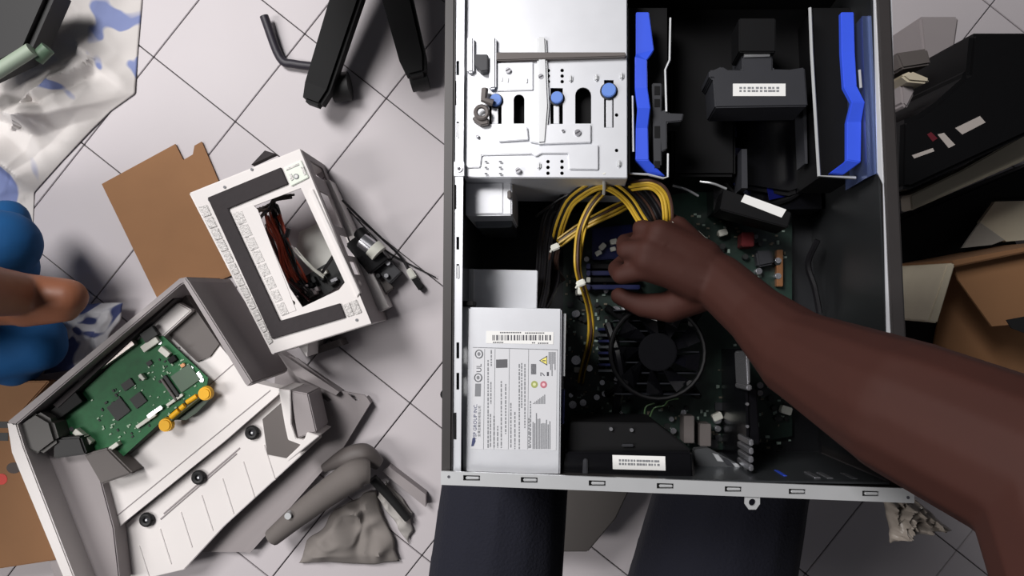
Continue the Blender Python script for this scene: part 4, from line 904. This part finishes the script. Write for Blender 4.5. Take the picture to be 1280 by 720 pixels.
th2 = [(W(48, 432, 0.11), 0.046, W(-40, 444, 0.12), 0.060), (W(-40, 444, 0.12), 0.060, Vector((-1.05, -0.08, 0.13)), 0.10), (W(52, 420, 0.10), 0.040, W(20, 452, 0.09), 0.045), (Vector((-1.05, 0.12, 0.12)), 0.10, Vector((-1.05, -0.1, 0.12)), 0.1)]
link('trousers', capsules_mesh('trousers', th2, 0.008, cloth_bl, 5), p2)
link('hair', capsules_mesh('hair', [(Vector((-1.065, -0.02, 0.77)), 0.085, Vector((-1.06, -0.02, 0.82)), 0.078)], 0.007, hair_m, 3), p2)

# ================================================================== CARDBOARD BOX LOWER LEFT
cb = thing('cardboard_box', 'brown cardboard box with red dot behind the grey housing', 'box')
wpr('box_top', [(-60, 478), (62, 476), (20, 523), (24, 562), (72, 700), (-60, 720)], 0.08, 0.10, card_dk, cb, 0.002)
wpr('box_body', [(-60, 482), (55, 482), (18, 526), (22, 562), (68, 700), (-60, 716)], 0.0, 0.079, card_dk, cb)
for p_ in ([(-10, 527), (10, 527), (10, 535), (-10, 535)], [(-10, 541), (10, 541), (10, 551), (-10, 551)]): wpr('black_stripe', p_, 0.0995, 0.1006, rubber, cb)
wpr('red_dot', oval(2, 599, 7, 7), 0.0995, 0.1006, mat('red_print', (196, 44, 30), 0.6), cb)
wpr('black_mark', oval(17, 585, 9, 7), 0.0995, 0.1006, mat('brown_black_print', (50, 34, 28), 0.6), cb)

# ================================================================== OFFICE CHAIR LEGS AT TOP
ch = thing('office_chair', 'black office chair whose star base legs show at the top', 'chair')
hub = W(470, -110, 0.10)
MB().cyl(hub[:2], 0.045, 0.07, 0.16, 20).build('base_hub', black, ch, True, 0.004)
MB().cyl(hub[:2], 0.022, 0.16, 0.42, 16).build('gas_column', blackg, ch, True)
MB().box((hub.x, hub.y+0.03, 0.45), (0.40, 0.38, 0.07)).build('seat', black, ch, bevel=0.03)
MB().box((hub.x, hub.y+0.27, 0.74), (0.40, 0.05, 0.44)).build('backrest', black, ch, bevel=0.022)
MB().box((hub.x, hub.y+0.25, 0.50), (0.06, 0.03, 0.16)).build('back_post', black, ch, bevel=0.008)
tips = [W(388, 118, 0.09), W(517, 82, 0.09)]
for k in range(3):
    a = math.radians(25+65*k); tips.append(hub+Vector((math.cos(a), math.sin(a), 0))*0.27)
for k, t in enumerate(tips):
    t = Vector((t.x, t.y, 0.075))
    d = (t-hub); d.z = 0; d.normalize(); n = Vector((-d.y, d.x, 0))
    st = [(Vector((hub.x, hub.y, 0.12))+n*0.030, Vector((hub.x, hub.y, 0.12))-n*0.030), (t-d*0.02+n*0.024, t-d*0.02-n*0.024), (t+d*0.012+n*0.017, t+d*0.012-n*0.017)]
    lg = MB().strip(st, 0.035).build('base_leg', black, ch, bevel=0.006)
    if k: MB().tube([t-n*0.016+Vector((0, 0, -0.0480)), t+n*0.016+Vector((0, 0, -0.0480))], 0.026, 16).build('caster', rubber, lg, True)
    else: MB().tube([t+n*0.012-d*0.035+Vector((0, 0, -0.048)), t+n*0.040-d*0.05+Vector((0, 0, -0.048))], 0.026, 16).build('caster', rubber, lg, True)
cl = tag(MB().tube(bez([W(330, 20, 0.02), W(350, 72, 0.012), W(368, 80, 0.012), W(400, 84, 0.012)], 16), 0.008, 10).build('dark_cable', mat('dark_purple_cable', (42, 38, 48), 0.5), None, True), 'dark thick cable on the floor behind the chair leg', 'cable')

# ================================================================== RIGHT SIDE CLUTTER
dk = thing('black_device', 'black boxy device with white stickers right of the computer', 'device')
ZD = 0.34
wpr('device_body', [(1128, 150), (1150, 142), (1172, 126), (1210, 92), (1215, 40), (1330, 40), (1330, 148), (1140, 236), (1126, 236)], 0.02, ZD, black, dk, 0.006)
for p_, nm, m in (([(1194, 160), (1225, 145), (1232, 153), (1203, 168)], 'white_sticker', mat('dim_sticker', (180, 172, 166), 0.6)), ([(1172, 168), (1180, 166), (1194, 181), (1186, 185)], 'white_sticker', mat('dim_sticker', (180, 172, 166), 0.6)),
                  ([(1140, 194), (1166, 185), (1168, 189), (1143, 198)], 'white_sticker', mat('dim_sticker', (180, 172, 166), 0.6)), ([(1159, 168), (1164, 165), (1172, 173), (1166, 177)], 'red_sticker', mat('dim_red', (96, 20, 34), 0.6))):
    wpr(nm, p_, ZD-0.0005, ZD+0.0008, m, dk)
dv = thing('silver_part', 'grey metal part with loop between device and computer rim', 'metal part')
wpr('part_plate', [(1120, 66), (1160, 60), (1165, 80), (1128, 86)], 0.05, 0.30, grey_dk, dv, 0.003)
wpr('part_block', [(1126, 94), (1140, 88), (1164, 98), (1160, 104), (1136, 102)], 0.05, 0.36, beige, dv, 0.003)
wpr('part_leg', [(1126, 104), (1142, 102), (1144, 116), (1134, 136), (1128, 130)], 0.05, 0.34, grey_pl, dv, 0.003)
gp = tag(wpr('grey_bin_panel', [(1150, 20), (1200, 20), (1194, 62), (1176, 80), (1156, 78)], 0.0, 0.2, grey_pl, None, 0.004), 'grey panel in the top right behind the black device', 'panel')
bo = thing('beige_board', 'beige board edge slanting below the black device', 'board')
wpr('board_sheet', [(1138, 244), (1200, 214), (1330, 140), (1330, 162), (1282, 200), (1140, 263)], 0.24, 0.27, beige, bo, 0.002)
wpr('board_support', [(1180, 232), (1330, 155), (1330, 172), (1190, 238)], 0.0, 0.239, grey_dk, bo)
rb = thing('cardboard_carton', 'open brown cardboard carton at the right edge above the arm', 'box')
ZC = 0.22
wpr('carton_side', [(1184, 330), (1195, 328), (1172, 404), (1160, 402)], 0.061, ZC, beige, rb, 0.002)
wpr('carton_side', [(1190, 326), (1330, 300), (1330, 306), (1192, 334)], 0.061, ZC, card_dk, rb, 0.002)
wpr('carton_floor', [(1188, 326), (1340, 300), (1340, 480), (1160, 470)], 0.061, 0.066, card, rb)
wpr('carton_flap', [(1192, 332), (1330, 306), (1330, 400), (1240, 408), (1198, 350)], ZC-0.03, ZC-0.026, card, rb)
wpr('carton_side', [(1160, 470), (1340, 480), (1340, 486), (1160, 476)], 0.061, ZC, card_dk, rb)
wpr('carton_mark', [(1258, 400), (1290, 394), (1290, 420), (1264, 410)], ZC-0.0262, ZC-0.024, rubber, rb)
gs = thing('grey_offcuts', 'folded grey card piece above the brown carton', 'card')
wpr('card_piece', [(1203, 310), (1225, 278), (1256, 300), (1240, 306)], 0.10, 0.105, mat('dim_grey_card', (150, 146, 138), 0.7), gs)
wpr('card_fold', [(1225, 278), (1244, 252), (1330, 250), (1330, 296), (1258, 302)], 0.09, 0.099, beige, gs)
bl = tag(wpr('black_tray', [(1136, 268), (1180, 250), (1290, 205), (1330, 190), (1330, 248), (1245, 250), (1330, 420), (1330, 470), (1080, 470), (1080, 300)], 0.0, 0.06, black, None, 0.004), 'flat black tray under the carton and below the beige board', 'tray')
pw = crumple('plastic_wrap', [(1102, 620), (1138, 620), (1184, 660), (1108, 676)], 30, 24, 0.745, 0.02, 18, mat('grey_plastic_wrap', (128, 120, 112), 0.4), 2.2)
pw.parent = case; pw.matrix_parent_inverse = CM.inverted()
